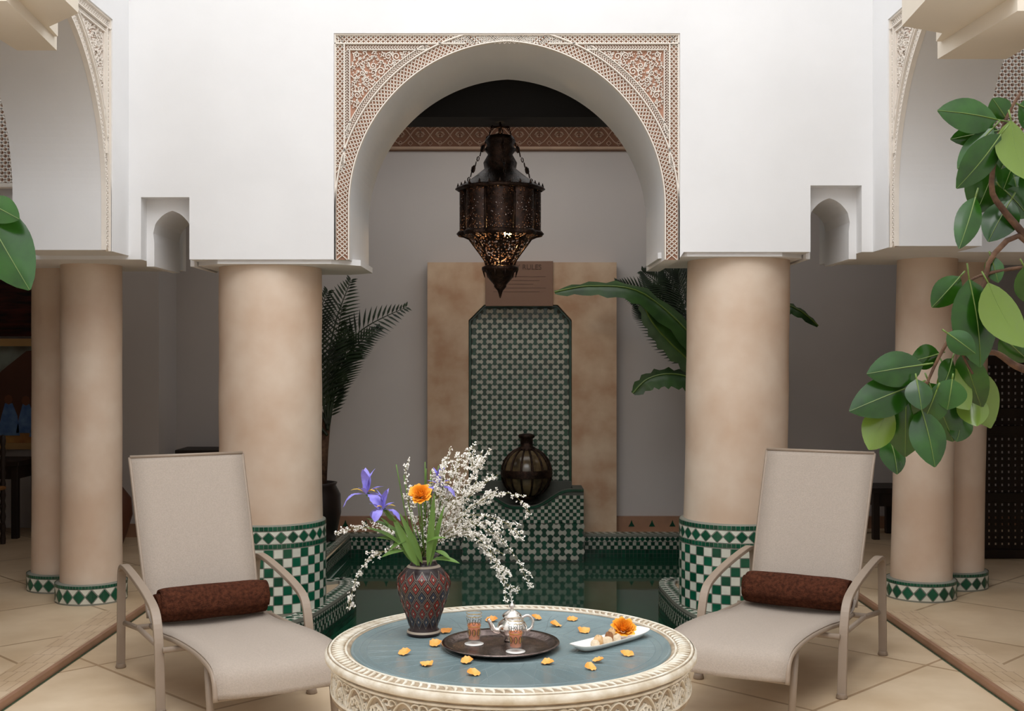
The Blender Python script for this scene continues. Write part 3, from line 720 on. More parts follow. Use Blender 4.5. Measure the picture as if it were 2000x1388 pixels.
# ---------------------------------------------------------------- table
TZ=.585;TX,TY=-.003,3.37
tb=thing('round_table',(TX,TY,0),'low round carved cream table with a blue-grey top in the foreground','table')
c=(TX,TY,0)
mb=MB();mb.lathe([(.452,TZ-.012),(.458,TZ-.002),(.466,TZ),(.515,TZ),(.525,TZ-.008),(.525,TZ-.02),(.512,TZ-.026),(.505,TZ-.034),(.502,TZ-.1),(.508,TZ-.112),(.508,TZ-.125),(.47,TZ-.13),(.44,TZ-.12)],c,96,1)
def mrt(a,b,h): return Vector((TX+b*math.cos(a),TY+b*math.sin(a),TZ+h))
for k in range(130):
    a0=2*PI*k/130;da=2*PI/130
    mb.tube([Vector(mrt(a0+da*q_,r_,.001)) for q_,r_ in((.05,.474),(.45,.48),(.75,.492),(.85,.507))],[.002,.005,.005,.002],5)
for r_ in(.468,.513): mb.tube([mrt(2*PI*k/96,r_,.0) for k in range(97)],.0038,5)
mb.lathe([(.520,TZ-.001),(.5265,TZ-.008),(.5265,TZ-.02),(.514,TZ-.026)],c,96)
mb.build('rim',['tblwhite','tblground'],tb)
mb=MB()
def mside(a,b,h):return Vector((TX+(.503+h)*math.cos(a/.503),TY+(.503+h)*math.sin(a/.503),b))
Cn=2*PI*.503
N_=34
for k in range(N_):
    a0=Cn*k/N_;w=Cn/N_
    for q_ in(0,.28):
        pts=[(a0+w*(q_/2)+w*(1-q_)*i/10,TZ-.108+(.064*(1-q_*1.3))*(math.sin(PI*i/10)**.7)) for i in range(11)]
        mb.ribbon(pts,.0062,.007,mside)
    for sx in(-1,1):
        for (ox,oz,r0) in((0.016,-.082,.012),(.010,-.1,.007)):
            mb.ribbon([(a0+w/2+sx*(ox-.002)+sx*(r0*(1-.8*i/10))*math.cos(i*.75+.4)*.8,TZ+oz+r0*(1-.8*i/10)*math.sin(i*.75+.4)) for i in range(11)],.0055,.007,mside)
        mb.ribbon([(a0+sx*(.016-.012*i/10)*math.cos(i*.62)+sx*.008,TZ-.053+(.012-.009*i/10)*math.sin(i*.62)) for i in range(11)],.0055,.007,mside)
        mb.ribbon([(a0+w/2,TZ-.062),(a0+w/2+sx*.008,TZ-.072),(a0+w/2+sx*.003,TZ-.082)],.0055,.007,mside)
        mb.ribbon([(a0+sx*.003,TZ-.102),(a0+sx*.010,TZ-.094),(a0+sx*.006,TZ-.084)],.0055,.007,mside)
    mb.ribbon([(a0,TZ-.07),(a0+.006,TZ-.077),(a0,TZ-.084),(a0-.006,TZ-.077),(a0,TZ-.07)],.0055,.007,mside)
for zz in(TZ-.036,TZ-.108): mb.ribbon([(Cn*i/96,zz) for i in range(97)],.009,.009,mside)
mb.build('carved_band','tblwhite',tb)
mb=MB();mb.lathe([(.0,TZ-.006),(.44,TZ-.006),(.446,TZ-.001),(.453,TZ+.001),(.456,TZ-.01)],c,96)
mpt=lambda a,b,h:Vector((TX+a,TY+b,TZ-.006+h))
for r_ in(.43,.41,.20,.19): mb.ribbon([(r_*math.cos(2*PI*k/72),r_*math.sin(2*PI*k/72)) for k in range(73)],.0025,.0006,mpt,1)
for k in range(36):
    a=2*PI*k/36
    for q_ in(-1,1): mb.ribbon([((.20+.21*i/8)*math.cos(a+q_*.2*math.sin(PI*i/16)),(.20+.21*i/8)*math.sin(a+q_*.2*math.sin(PI*i/16))) for i in range(9)],.0018,.0004,mpt,1)
mb.build('tray_top',['blue','bluerib'],tb)
for k in range(6):
    a=PI/6+k*PI/3;x,y=TX+.42*math.cos(a),TY+.42*math.sin(a)
    mb=MB();mb.lathe([(.04,0),(.045,.03),(.03,.05),(.038,.12),(.03,.2),(.045,.28),(.035,.33),(.05,.42),(.055,TZ-.125)],(x,y,0),16);mb.build('leg','tblwhite',tb)
mb=MB();mb.tube([(TX+.4*math.cos(2*PI*k/48),TY+.4*math.sin(2*PI*k/48),.12) for k in range(49)],.02,8);mb.build('stretcher_ring','tblwhite',tb)
TS=TZ-.005
vb=onz(826,1243,TS);VX,VY=vb.x,vb.y+.03;sv=VY/F
vprof=[(30,0),(33,3),(32,7),(27,14),(31,30),(41,58),(49,84),(52,100),(49,115),(37,129),(26,138),(24,146),(28,153),(32,156),(29,156),(23,146),(23,136)]
vprof=[(r_*sv,h*sv) for r_,h in vprof]
vs_=thing('patterned_vase',(VX,VY,TS),'dark ceramic vase with red diamond pattern holding the bouquet','vase')
mb=MB();mb.lathe([(0,0)]+vprof,(VX,VY,TS),48,0)
def vr(z):
    for i in range(len(vprof)-5):
        if vprof[i][1]<=z<=vprof[i+1][1]: return vprof[i][0]+(vprof[i+1][0]-vprof[i][0])*(z-vprof[i][1])/(vprof[i+1][1]-vprof[i][1]+1e-9)
    return vprof[11][0]
def mv(a,b,h): r_=vr(b)+h;return Vector((VX+r_*math.cos(a),VY+r_*math.sin(a),TS+b))
nd=14
def dia(a,da,zc0,hz,kk,of):
    """diamond with subdivided edges so that it follows the vase"""
    P=[]
    cs=[(0,-1),(1,0),(0,1),(-1,0)]
    for e in range(4):
        p0,p1=cs[e],cs[(e+1)%4]
        for t in(0,.5): P.append(mv(a+(p0[0]+(p1[0]-p0[0])*t)*da*kk,zc0+(p0[1]+(p1[1]-p0[1])*t)*hz*kk,of))
    ce=mv(a,zc0,of);return [ce]+P,[(0,i+1,(i+1)%8+1) for i in range(8)]
for j in range(6):
    z0=.022+j*.0255;hh=.049
    for k in range(nd):
        a=(k+.5*(j%2))*2*PI/nd;da=PI/nd
        for kk,mi,of in((.92,2,.0009),(.84,0,.0014),(.62,1 if j%3 else 3,.0019),(.36,0,.0024),(.2,2,.0029)):
            vs,fs=dia(a,da,z0+hh/2,hh/2,kk,of);mb.add(vs,fs,mi)
for z_ in(.012,.205,.224): mb.lathe([(vr(z_-.003)+.001,z_-.003),(vr(z_)+.0018,z_),(vr(z_+.003)+.001,z_+.003)],(VX,VY,TS),48,2)
mb.build('vase_body',['vasek','vaser','vasew','vaseb'],vs_)
# bouquet
mouth=Vector((VX,VY,TS+vprof[13][1]))
def blossoms(mb,c,rng,t0=.3,dens=70,spread=.010,size=.0035):
    n=len(c)-1
    for k in range(dens):
        q_=t0+(1-t0)*rng.random()*.999;i=int(q_*n);p=c[i].lerp(c[i+1],q_*n-i)
        sp=spread*(1.1-.5*q_)
        p=p+Vector((rng.gauss(0,sp),rng.gauss(0,sp),rng.gauss(0,sp)))
        r_=size*rng.uniform(.6,1.2)
        for m_ in range(4):
            d=Vector((rng.uniform(-1,1),rng.uniform(-1,1),rng.uniform(-1,1))).normalized();e=d.orthogonal().normalized()
            mb.add([p,p+(d*1.0+e*.7)*r_,p+d*1.7*r_,p+(d*1.0-e*.7)*r_],[(0,1,2,3)],0)
rng=random.Random(3)
SP=[[(850,990),(880,872)],[(870,980),(935,888)],[(865,970),(906,885)],[(890,1000),(955,930)],[(905,1000),(990,962),(1037,1003)],[(890,1020),(960,1040),(1005,1085),(1036,1148)],
[(890,1030),(950,1065),(980,1120),(989,1175)],[(800,990),(791,908)],[(855,960),(868,905)],[(770,1070),(705,1110),(680,1190)],[(770,1040),(705,1030),(655,1042)],[(900,960),(946,898)],[(900,1010),(975,1015),(1020,1050)],
[(880,1040),(935,1060),(975,1110),(1000,1165)],[(835,980),(850,925)],[(860,1020),(915,950),(928,900)],[(870,1030),(920,990),(965,965)],[(860,1010),(890,940),(895,890)],[(875,1050),(920,1040),(950,1050)],[(885,1000),(915,960),(940,950)],[(850,1020),(870,960),(885,920)],[(870,1000),(905,930),(915,875)],[(880,1040),(930,1020),(985,1030)]]
for k,P in enumerate(SP):
    dd=VY+rng.uniform(-.13,.13)
    pts=[mouth-Vector((0,0,.07)),mouth+Vector((rng.uniform(-.015,.015),rng.uniform(-.015,.015),0))]
    for i,(a_,b_) in enumerate(P): pts.append(W(a_,b_,VY+(dd-VY)*(i+1)/len(P)))
    c_=cr(pts,30)
    t=thing('blossom_spray',tuple(mouth),'thin twig of tiny white blossoms in the patterned vase','flower','white blossom sprays in the vase')
    mb=MB();mb.tube(c_,[.0018*(1-.6*i/30) for i in range(31)],5)
    mb2=MB();blossoms(mb2,c_,rng,.36,76,.0062)
    for q_ in range(9):
        i=rng.randint(12,28);p=c_[i];tw=(c_[min(29,i)+1]-c_[i]).normalized();e=p+(tw+Vector((rng.uniform(-.9,.9),rng.uniform(-.6,.6),rng.uniform(-.4,.7))))*rng.uniform(.02,.042)
        mb.tube([p,e],.0009,4);blossoms(mb2,[p,p.lerp(e,.5),e],rng,.3,9,.003)
    mb.build('twig','twig',t);bo=mb2.build('blossoms','blossom',t);bo['kind']='stuff'
def rose(mb,c,R_,ax=(0,-.5,.85),seed=1,layers=5):
    rn=random.Random(seed);ax=Vector(ax).normalized();e=ax.orthogonal().normalized();f_=ax.cross(e);c=Vector(c)
    for L_ in range(layers):
        q_=(L_+1)/layers;n=3+L_
        for k in range(n):
            a0=2*PI*k/n+L_*1.1+rn.uniform(-.25,.25);wa=PI/n*1.5;vs=[];G=7;op=q_**1.4
            for i in range(G+1):
                v=i/G
                for j in range(G+1):
                    u=-1+2*j/G;a=a0+u*wa*(.5+.5*math.sin(PI*min(.8,v*.7+.15)))
                    vv=v*(1-.34*u*u)
                    rad=R_*q_*(.22+.62*math.sin(vv*PI*.5))+R_*.26*op*vv**3
                    hgt=R_*(1.25*vv-.1)*(1-.42*op)-R_*.22*op*vv**4
                    rad*=1+.07*math.sin(5*u+k*2+L_)*vv
                    vs.append(c+(e*math.cos(a)+f_*math.sin(a))*rad+ax*hgt)
            mb.add(vs,[(i*(G+1)+j,i*(G+1)+j+1,(i+1)*(G+1)+j+1,(i+1)*(G+1)+j) for i in range(G) for j in range(G)],0,True)
t=thing('orange_rose',tuple(mouth),'open orange rose in the middle of the bouquet','flower')
rc=W(821,965,VY-.12)
mb=MB();mb.tube(cr([mouth-Vector((0,0,.07)),mouth,W(825,1030,VY-.07),rc],12),.003,6);mb.build('stem','stem',t)
mb=MB();rose(mb,rc-Vector((0,-.006,.006)),.032,(0,-.75,.65),3,6);mb.build('bloom','orange',t)
def iris(px,py,dd,label,sz=1.,seed=0):
    rn=random.Random(seed);c=W(px,py,dd);t=thing('iris',tuple(mouth),label,'flower','purple irises in the vase')
    mb=MB();mb.tube(cr([mouth-Vector((0,0,.07)),mouth,mouth.lerp(c,.5)+Vector((0,0,.01)),c],12),.0035,6)
    mb.leaf(mouth.lerp(c,.75),c+Vector((.0,0,.01)),.014,(0,-1,0),.05,.5,5);mb.build('stem','stem',t)
    mb=MB()
    for k in range(3):
        a=2*PI*k/3+rn.uniform(-.3,.3)+seed
        d=Vector((math.cos(a),math.sin(a)*.8,0))
        mid=c+d*.028*sz+Vector((0,0,.012));tip=c+d*.055*sz+Vector((0,0,-.03*sz))
        mb.leaf(c,tip,.032*sz,Vector((d.x*.6,d.y*.6,1)),.28,-.2,8,0,p=1.3,wave=.16)
        mb.leaf(c+d*.008+Vector((0,0,.007)),mid+d*.012,.010*sz,Vector((0,0,1)),.2,-.2,4,1)
        a+=PI/3;d=Vector((math.cos(a),math.sin(a),0))
        mb.leaf(c,c+d*.02*sz+Vector((0,0,.06*sz)),.022*sz,d,-.16,.3,8,0,p=1.1,wave=.16)
        mb.leaf(c,c+d*.04*sz+Vector((0,0,.018*sz)),.014*sz,Vector((0,0,1)),.1,.3,6,0,wave=.1)
    mb.build('bloom',['iris','yellow'],t)
iris(716,965,VY-.08,'large purple iris leaning out at the left of the bouquet',1.25,1)
iris(748,995,VY-.12,'lower purple iris just beneath the leftmost one',1.0,2)
iris(858,950,VY-.03,'small purple iris beside the orange rose',.95,4)
t=thing('green_foliage',tuple(mouth),'loose green leaves and blades round the vase mouth','foliage')
mb=MB()
for P,w in(([(815,1105),(790,1050),(765,1005)],.024),([(835,1105),(850,1040),(848,960)],.02),([(820,1105),(795,1060),(770,1030)],.03),([(840,1105),(860,1020),(868,985)],.016),([(825,1100),(800,1040),(780,1000)],.02)):
    dd=VY-.04-rng.random()*.05;c_=[W(a_,b_,dd) for a_,b_ in P];mb.leaf(c_[0],c_[2],w,(rng.uniform(-.4,.4),-1,.2),.06,.35,10,0)
for a0,b0,a1,b1,w in((800,1060,716,1012,.018),(790,1070,715,1030,.018),(790,1075,745,1088,.02),(845,1092,898,1100,.022),(850,1075,880,1092,.018),(780,1060,735,1050,.018),(830,1060,872,1050,.014),(800,1050,760,1075,.02),(765,1040,742,1010,.014)):
    dd=VY-.06-rng.random()*.04;mb.leaf(W(a0,b0,dd),W(a1,b1,dd-.02),w,(.1,-.5,1),.1,.2,8,0)
for k in range(16):
    a_=rng.uniform(770,880);b_=rng.uniform(900,1010);mb.tube(cr([mouth-Vector((0,0,.05)),mouth,W((a_+828)/2,1040,VY),W(a_,b_,VY+rng.uniform(-.08,.08))],10),.0018,5)
mb.build('leaf_blades','stem',t)
# tray, teapot, glasses
tc_=onz(978,1264,TS)
tag(MB().lathe([(0,.004),(.13,.004),(.14,.006),(.152,.016),(.166,.018),(.168,.015),(.155,.010),(.14,.0),(0,0)],(tc_.x,tc_.y,TS),72).build('serving_tray','tray'),'round tarnished metal tray carrying the teapot and two tea glasses','tray')
pc=onz(1000,1250,TS+.005);pz=TS+.005
tp=thing('teapot',(pc.x,pc.y,pz),'small engraved silver teapot with domed lid behind the tea glasses','teapot')
mb=MB();mb.lathe([(.0,.006),(.018,.006),(.022,.0),(.024,.003),(.019,.010),(.034,.018),(.042,.032),(.043,.042),(.037,.053),(.027,.061),(.024,.066),(.026,.069),(.0,.069)],(pc.x,pc.y,pz),40,fn=lambda a,h:1+.025*abs(math.cos(6*a)) if .012<h<.058 else 1);mb.build('body','silver',tp)
mb=MB();mb.lathe([(.0285,.069),(.029,.072),(.023,.078),(.012,.086),(.005,.089)],(pc.x,pc.y,pz),32);ld=mb.build('lid','silver',tp)
mb=MB();mb.lathe([(.005,.088),(.004,.093),(.009,.098),(.008,.104),(.003,.108),(.001,.114),(0,.115)],(pc.x,pc.y,pz),24);mb.build('knob','silver',ld)
def pp(dx,dz,dy=0):return Vector((pc.x+dx,pc.y+dy,pz+dz))
mb=MB();mb.tube(cr([pp(-.036,.03,-.01),pp(-.052,.034,-.014),pp(-.060,.050,-.016),pp(-.068,.066,-.018)],14),[.011-.006*i/14 for i in range(15)],10);mb.build('spout','silver',tp)
mb=MB();mb.tube(cr([pp(.026,.062,.01),pp(.045,.070,.012),pp(.060,.058,.014),pp(.058,.036,.013),pp(.040,.024,.01)],18),.004,8);mb.build('handle','silver',tp)
def tea_glass(px,py,label):
    g=onz(px,py,TS+.006);tag(MB().lathe([(.0,0),(.027,0),(.0275,.0015),(.0,.0016)],(g.x,g.y,TS+.0045),32).build('paper_coaster','porc'),'white round coaster under the '+('left' if px<960 else 'right')+' tea glass','coaster','white coasters')
    z0=TS+.0065;t=thing('tea_glass',(g.x,g.y,z0),label,'glass','tea glasses on the tray')
    P=[(.0,.0),(.017,.0),(.0175,.01),(.019,.04),(.0225,.088),(.0215,.088),(.0178,.04),(.0160,.012),(.0,.008)]
    mb=MB();mb.lathe(P,(g.x,g.y,z0),32);mb.build('glass_wall','glass',t)
    mb=MB();mb.lathe([(0,.0085),(.0155,.0125),(.0172,.04),(.0186,.056),(0,.056)],(g.x,g.y,z0),32);mb.build('tea','tea',t)
    mb=MB()
    def gm(a,b,h): r_=.0178+.0047*max(0,b-.02)/.068+h;return Vector((g.x+r_*math.cos(a/.02),g.y+r_*math.sin(a/.02),z0+b))
    Cg=2*PI*.02
    for zz in(.05,.078,.087): mb.ribbon([(Cg*i/40,zz) for i in range(41)],.0016,.0004,gm,0)
    for k in range(8):
        a=Cg*k/8
        mb.ribbon([(a+.0050*math.cos(i*PI/4),.033+.010*math.sin(i*PI/4)) for i in range(9)],.0015,.0005,gm,1);mb.ribbon([(a,.026),(a+.002,.033),(a,.040)],.0022,.0006,gm,0)
        mb.ribbon([(a+.0050*math.cos(i*PI/4),.064+.008*math.sin(i*PI/4)) for i in range(9)],.0015,.0005,gm,1)
    mb.build('painted_pattern',['gold','dgreen'],t)
tea_glass(926,1256,'decorated tea glass nearer the vase, left of the teapot')
tea_glass(1007,1271,'decorated tea glass directly in front of the teapot')
A_=onz(1128,1274,TS);B_=onz(1254,1240,TS);ang=math.atan2(B_.y-A_.y,B_.x-A_.x);pcn=(A_+B_)/2;pl_=(B_-A_).length/2+.012;pw=.038
Mx=Matrix.Translation(Vector((pcn.x,pcn.y,TS)))@Matrix.Rotation(ang,4,'Z')
mb=MB();rings=[(.80,.5,.0),(.84,.62,.001),(.95,.85,.011),(1.,1.,.017),(.985,.97,.0175),(.93,.82,.011),(.82,.6,.004),(0,0,.004)]
n=40;vs=[]
for fx,fy,h in rings:
    for k in range(n):
        a=2*PI*k/n;cx_,sy_=math.cos(a),math.sin(a);e=.45
        x=math.copysign(abs(cx_)**e,cx_)*pl_*fx;y=math.copysign(abs(sy_)**e,sy_)*pw*fy
        vs.append(Mx@Vector((x,y,h+.006*(abs(x)/pl_)**4)))
mb.add(vs,[(i*n+k,i*n+(k+1)%n,(i+1)*n+(k+1)%n,(i+1)*n+k) for i in range(len(rings)-1) for k in range(n)],0,True)
tag(mb.build('long_plate','porc'),'long white rectangular plate of pastries at the right of the table','plate')
def cookie(u,v,sx,sy,h,rz,m,label,shape=0):
    mb=MB();n=20;prof=[(0,.0),(.8,.0),(1,.25),(.95,.6),(.7,.9),(.35,1.0),(0,1.0)];vs=[]
    for r_,z_ in prof:
        for k in range(n):
            a=2*PI*k/n;x=r_*math.cos(a)*sx;y=r_*math.sin(a)*sy
            if shape==1: y+=1.1*sy*(x/sx)**2
            z2=z_*(1+.12*math.sin(a*6)) if shape==2 else z_
            p=Matrix.Rotation(rz,4,'Z')@Vector((x,y,z2*h));vs.append(Mx@(p+Vector((u,v,.0055))))
    mb.add(vs,[(i*n+k,i*n+(k+1)%n,(i+1)*n+(k+1)%n,(i+1)*n+k) for i in range(len(prof)-1) for k in range(n)],0,True)
    tag(mb.build('pastry',m),label,'pastry','pastries on the long plate')
cookie(-.074,-.004,.020,.013,.018,.9,'cookie2','pale diamond-shaped pastry at the left end of the long plate')
cookie(-.048,.006,.019,.014,.024,.3,'cookie','golden crumbly pastry second from the left end of the plate',2)
cookie(-.026,-.008,.018,.012,.020,-.3,'cookie2','pale sugared pastry in the middle of the plate')
cookie(-.002,.004,.018,.013,.026,.8,'choc','brown ridged pastry in the middle of the plate',2)
cookie(.016,-.012,.018,.010,.020,.2,'cookie2','pale crescent pastry next to the brown ridged one',1)
cookie(.026,.016,.018,.013,.030,.2,'cookie','tall golden pastry beside the orange rose on the plate',2)
rp_=Mx@Vector((.066,.008,.026))
mb=MB();rose(mb,rp_,.035,(.1,-.55,.8),9,6);tag(mb.build('orange_rose_blossom','orange'),'cut orange rose bloom lying on the right end of the long plate','flower')
PT=[(790,1277,'in front of the vase to the left'),(832,1298,'near the front left rim of the tabletop'),(851,1260,'beside the foot of the vase'),(870,1234,'just right of the vase'),(912,1293,'in front of the tray on the left'),(925,1316,'closest to the front edge of the blue top'),(1070,1295,'just off the front right edge of the tray'),(1153,1305,'in front of the long plate, lower of two'),(1168,1292,'in front of the long plate, upper of two'),(1225,1279,'right of the long plate near the rim'),(1142,1233,'behind the left end of the long plate'),(1084,1222,'between teapot and long plate'),(1118,1210,'far right behind the tray, paler pink one'),(1048,1209,'right behind the teapot handle'),(960,1212,'behind the teapot spout')]
for i,(a_,b_,l) in enumerate(PT):
    p=onz(a_,b_,TS+.001);an=rng.uniform(-.8,.8)+PI*(i%2);d=Vector((math.cos(an),math.sin(an),0))*rng.uniform(.016,.021)
    mb=MB();mb.leaf(p-d+Vector((0,0,.002)),p+d+Vector((0,0,rng.uniform(.004,.014))),rng.uniform(.030,.040),(rng.uniform(-.3,.3),-.3,1),-.16,.45,7,0,p=rng.uniform(.55,1.0),wave=.10)
    tag(mb.build('flower_petal','petal'),'loose orange petal '+l,'petal','petals scattered on the table')
# ---------------------------------------------------------------- rubber plant
t=thing('rubber_plant',(1.62,3.3,0),'rubber plant with big glossy oval leaves reaching in from the right','plant')
plant_pot(t,1.64,3.3,.2,.3)
mb=MB();DR=3.25
def tb_(P,r0,r1,dd=DR):
    c_=cr([W(a_,b_,dd) for a_,b_ in P],20);mb.tube(c_,[r0+(r1-r0)*i/20 for i in range(21)],7)
mb.tube([(1.64,3.3,.25),(1.66,3.28,.7),(1.63,3.26,1.2),(1.60,DR,1.6),(1.5,DR,2.15)],[.03,.028,.022,.018,.01],8)
tb_([(2150,640),(2060,540),(2000,458),(1960,410),(1937,370),(1945,300),(1968,225),(1995,180)],.013,.004)
tb_([(2120,600),(2040,520),(1990,460),(1935,505),(1920,560),(1870,635),(1835,695),(1812,745),(1790,800)],.010,.003)
tb_([(2140,790),(2040,735),(1985,715),(1940,688),(1890,700)],.016,.005)
tb_([(2080,520),(2000,522),(1925,535),(1890,550)],.007,.003)
tb_([(1870,635),(1880,690),(1900,730)],.005,.003);tb_([(1812,745),(1760,770),(1740,800)],.004,.002)
mb.build('branches','bark',t)
LF=[(1948,234,1831,216,62),(1965,232,1938,192,40),(1950,255,1856,272,40),(1955,262,1868,368,58),(1950,305,1905,418,74),(1975,235,2003,350,66),(1905,385,1873,486,42),(1955,365,2010,425,60),(1975,390,1930,472,58),(1990,205,2050,240,60),(2000,330,2060,400,60),(1940,250,1870,330,40),(1965,290,1985,365,50),(2010,250,2060,330,60),
(1875,540,1820,600,44),(1893,545,1915,717,84),(1930,552,2000,678,76),(1935,500,1950,552,30),(1803,712,1693,730,60),(1785,752,1659,803,66),(1770,768,1768,892,72),(1815,748,1862,862,70),(1740,795,1697,878,56),(1800,800,1826,912,60),(1845,715,1893,800,58),(1880,688,1918,798,52),(1905,722,1935,836,62),(1738,858,1752,926,52),(1835,690,1778,705,42),(1880,795,1868,862,54),(1955,655,2010,705,50),(1895,765,1908,832,50),(1860,700,1838,760,40),(1790,740,1800,800,44),(1850,650,1905,690,40),(1980,260,1955,330,54),(1990,290,1960,370,50),(1830,760,1800,830,60),(1860,740,1850,800,56),(2000,520,2040,600,60)]
mb=MB();rn=random.Random(11)
for i,(a0,b0,a1,b1,w) in enumerate(LF):
    dd=DR+rn.uniform(-.12,.12);dz=rn.uniform(-.06,.03)
    nv=Vector((rn.uniform(-.6,.5),-1,rn.uniform(-.3,.7)))
    if i in(5,16,24,31,22,26): nv=Vector((rn.uniform(-.3,.3),1,-.3))
    bw=W(a0,b0,dd);tw=W(a1,b1,dd+dz)
    mb.leaf(bw,tw,w*dd/F*1.2,nv,.05,-.18 if nv.y<0 else .18,10,0,p=.9,rib=1)
    mb.tube([bw,bw+(bw-tw)*.18],.0025,5,1)
mb.build('leaves',['leaf','rib'],t)
t=thing('rubber_plant',(-1.70,3.0,0),'rubber plant whose big glossy leaf hangs in at the left edge','plant')
plant_pot(t,-1.70,3.0,.2,.3)
mb=MB();mb.tube([(-1.70,3.0,.25),(-1.68,3.0,1.2),(-1.6,3.0,1.6),(-1.42,3.0,1.83)],[.03,.022,.014,.006],8);mb.build('branches','bark',t)
mb=MB()
for a0,b0,a1,b1,w in((-40,395,58,566,98),(-30,392,38,428,50),(-60,420,-120,560,80)): mb.leaf(W(a0,b0,3),W(a1,b1,2.95),w*3/F*1.1,(.25,-1,.0),.05,-.18,12,0,p=.9,rib=1)
mb.build('leaves',['leaf','rib'],t)
# ---------------------------------------------------------------- far left room
t=thing('framed_painting',(-4.4,9.5,.75),'framed desert painting with blue-robed figures under a tent, on the far left wall','painting')
def pf(a,b,h):return Vector((a,9.52-h,b))
mb=MB();X0,X1=-5.0,-3.72;Z0,Z1=.72,1.5
mb.box((X0,9.47,Z0-.05),(X1,9.55,Z0));mb.box((X0,9.47,Z1),(X1,9.55,Z1+.06));mb.box((X1,9.47,Z0-.05),(X1+.05,9.55,Z1+.06));mb.box((X0-.05,9.47,Z0-.05),(X0,9.55,Z1+.06));mb.build('picture_frame','paleframe',t)
mb=MB();mb.box((X0,9.51,Z0),(X1,9.54,Z1),0)
mb.extr([(X0,Z0),(X1,Z0),(X1,1.0),(X0,1.05)],pf,.012,.014,1,1)
mb.extr([(X1-.62,1.02),(X1-.4,1.3),(X1-.2,1.46),(X1,1.48),(X1,.84),(X1-.2,.9),(X1-.42,.9)],pf,.016,.018,2,2)
for xx,zz,sc_ in((-4.06,.78,1.),(-3.92,.8,.9),(-3.8,.77,1.05),(-4.3,.8,.9)):
    mb.extr([(xx-.09*sc_,zz),(xx+.09*sc_,zz),(xx+.07*sc_,zz+.16*sc_),(xx+.03*sc_,zz+.26*sc_),(xx-.03*sc_,zz+.26*sc_),(xx-.06*sc_,zz+.15*sc_)],pf,.02,.022,3,3)
    mb.extr([(xx+.035*math.cos(k*PI/4),zz+.29*sc_+.04*math.sin(k*PI/4)) for k in range(8)],pf,.022,.024,4,4)
mb.build('canvas',['psky','sand','pdark','pblue','skin'],t)
mb=MB();n=20
mb.add([Vector((-5.0+1.3*i/n,9.50-.01*math.sin(i*1.3),z_)) for i in range(n+1) for z_ in(1.58,2.08)],[(2*i,2*i+2,2*i+3,2*i+1) for i in range(n)],0,True)
tag(mb.build('wall_rug','rug',solid=.012),'dark red and black woven rug hanging above the desert painting','rug')
CHX,CHY=-3.95,8.55
t=thing('wooden_chair',(CHX,CHY,.028),'dark turned-wood chair with woven rush seat at the far left','chair')
for sx in(-1,1):
    for sy in(-1,1):
        mb=MB();hh=.80 if sy>0 else .42
        P=[(.018,0)];
        for k in range(1,int(hh/.04)): P.append((.022 if k%2 else .015,k*.04))
        P.append((.018,hh));P.append((.0,hh+.01));mb.lathe(P,(CHX+sx*.18,CHY+sy*.17,.028),12);mb.build('leg','wood',t)
mb=MB();mb.box((CHX-.2,CHY-.19,.43),(CHX+.2,CHY+.19,.46));mb.build('rush_seat','rush',t,bevel=.01)
mb=MB()
for z_ in(.56,.68,.78): mb.box((CHX-.18,CHY+.16,z_),(CHX+.18,CHY+.18,z_+.04))
for k in range(5): mb.tube([(CHX-.12+k*.06,CHY+.17,.58),(CHX-.12+k*.06,CHY+.17,.7)],.009,6)
mb.build('backrest','wood',t,bevel=.004)
mb=MB()
for z_ in(.15,.28):
    mb.tube([(CHX-.18,CHY-.17,z_),(CHX+.18,CHY-.17,z_)],.011,6)
    for sx in(-1,1): mb.tube([(CHX+sx*.18,CHY-.17,z_+.03),(CHX+sx*.18,CHY+.17,z_+.03)],.011,6)
mb.build('stretcher','wood',t)
def wtable(name,x0,x1,y0,y1,h,label):
    z0=.028 if abs(x0)>2.1 and abs(x1)>2.1 else 0
    t=thing(name,((x0+x1)/2,(y0+y1)/2,z0),label,'table');mb=MB();mb.box((x0,y0,h-.04),(x1,y1,h));mb.build('tabletop','wood',t,bevel=.005)
    for x in(x0+.04,x1-.04):
        for y in(y0+.04,y1-.04): mb=MB();mb.box((x-.025,y-.025,z0),(x+.025,y+.025,h-.04));mb.build('leg','wood',t,bevel=.004)
    mb=MB();mb.box((x0+.03,y0+.03,h-.14),(x1-.03,y1-.03,h-.04));mb.build('apron','wood',t)
wtable('side_table',-4.9,-3.75,8.95,9.4,.62,'dark wooden side table under the desert painting at far left')
wtable('console_table',-2.62,-2.12,9.15,9.5,.69,'dark wooden console table on the back wall behind the left lounger')
wtable('low_bench_table',2.72,3.0,8.9,9.3,.42,'low dark wooden bench table on the back wall at the right')
tag(MB().lathe([(.0,0),(.1,0),(.13,.08),(.17,.22),(.16,.34),(.10,.42),(.08,.45),(.10,.47),(.08,.47)],(-2.98,8.7,.028),28).build('clay_jar','clay'),'tall brown clay jar standing just right of the slim left column','jar')
t=thing('lattice_screen',(3.5,8.1,.028),'dark wooden lattice screen standing at the far right behind the slim columns','screen')
mb=MB();X0,X1,Z0,Z1=3.05,4.1,.03,1.42;y=8.1
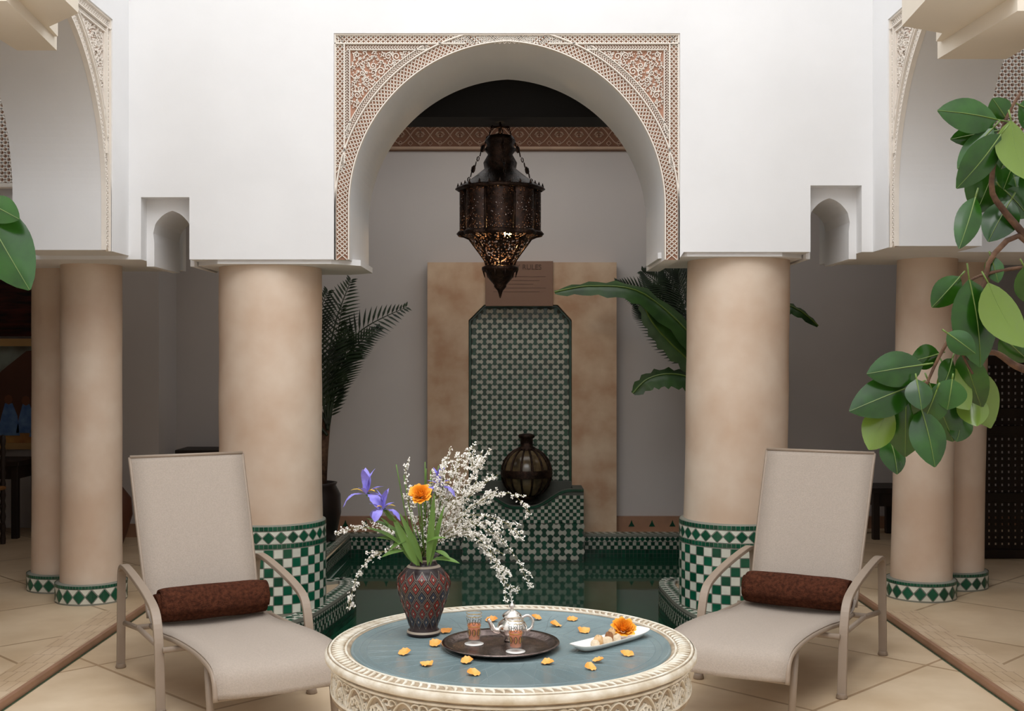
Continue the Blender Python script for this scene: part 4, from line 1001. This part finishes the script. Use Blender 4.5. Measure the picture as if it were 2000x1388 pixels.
for a_ in(X0,(X0+X1)/2-.03,X1-.06): mb.box((a_,y-.03,Z0),(a_+.06,y+.03,Z1))
for z_ in(Z0,.42,.88,1.0,Z1-.06): mb.box((X0,y-.028,z_),(X1,y+.028,z_+.06))
mb.build('screen_frame','wood',t,bevel=.003)
mb=MB();c_=.045
k=0
while X0+.06+k*c_<X1-.06: xx=X0+.06+k*c_;mb.box((xx,y-.008,Z0),(xx+.028,y+.008,Z1-.03));k+=1
k=0
while Z0+.06+k*c_<Z1-.06: zz=Z0+.06+k*c_;mb.box((X0+.03,y-.007,zz),(X1-.03,y+.007,zz+.028));k+=1
mb.build('lattice','wood',t)
# ---------------------------------------------------------------- light, camera
w=bpy.data.worlds.new('sky');bpy.context.scene.world=w;w.use_nodes=True
bg=w.node_tree.nodes['Background'];bg.inputs[0].default_value=(.96,.98,1,1);bg.inputs[1].default_value=1.65
def area(name,loc,tgt,sx,sy,e,c=(1,1,1)):
    l=bpy.data.lights.new(name,'AREA');l.shape='RECTANGLE';l.size=sx;l.size_y=sy;l.energy=e;l.color=c
    o=bpy.data.objects.new(name,l);col.objects.link(o);o.location=loc;o.rotation_euler=(Vector(tgt)-Vector(loc)).to_track_quat('-Z','Y').to_euler();return o
area('sky_light',(0,1.6,6.5),(0,5.0,.2),3.5,4,165,(1,.99,.98))
area('hall_fill',(0,8.4,3.2),(0,9.3,.8),2.4,1.0,17,(1,.98,.96))  # added fill under the ceiling to lift the back wall, not a fixture
area('gallery_fill_left',(-3.4,8.0,3.2),(-3.6,9.4,.8),1.4,1.0,4,(1,.93,.86))  # added fill for the left gallery, no lamp hangs here
area('gallery_fill_right',(2.6,8.4,3.2),(2.4,9.4,.8),1.0,.8,2.5,(1,.96,.93))  # added fill for the right side, stands for no real lamp
cam=bpy.data.cameras.new('camera');co=bpy.data.objects.new('camera',cam);col.objects.link(co)
co.location=(0,0,H);co.rotation_euler=(PI/2,0,0);cam.sensor_width=36;cam.lens=F/2000*36;cam.shift_y=.003;cam.clip_start=.05
bpy.context.scene.camera=co
bpy.context.scene.view_settings.view_transform='Standard'
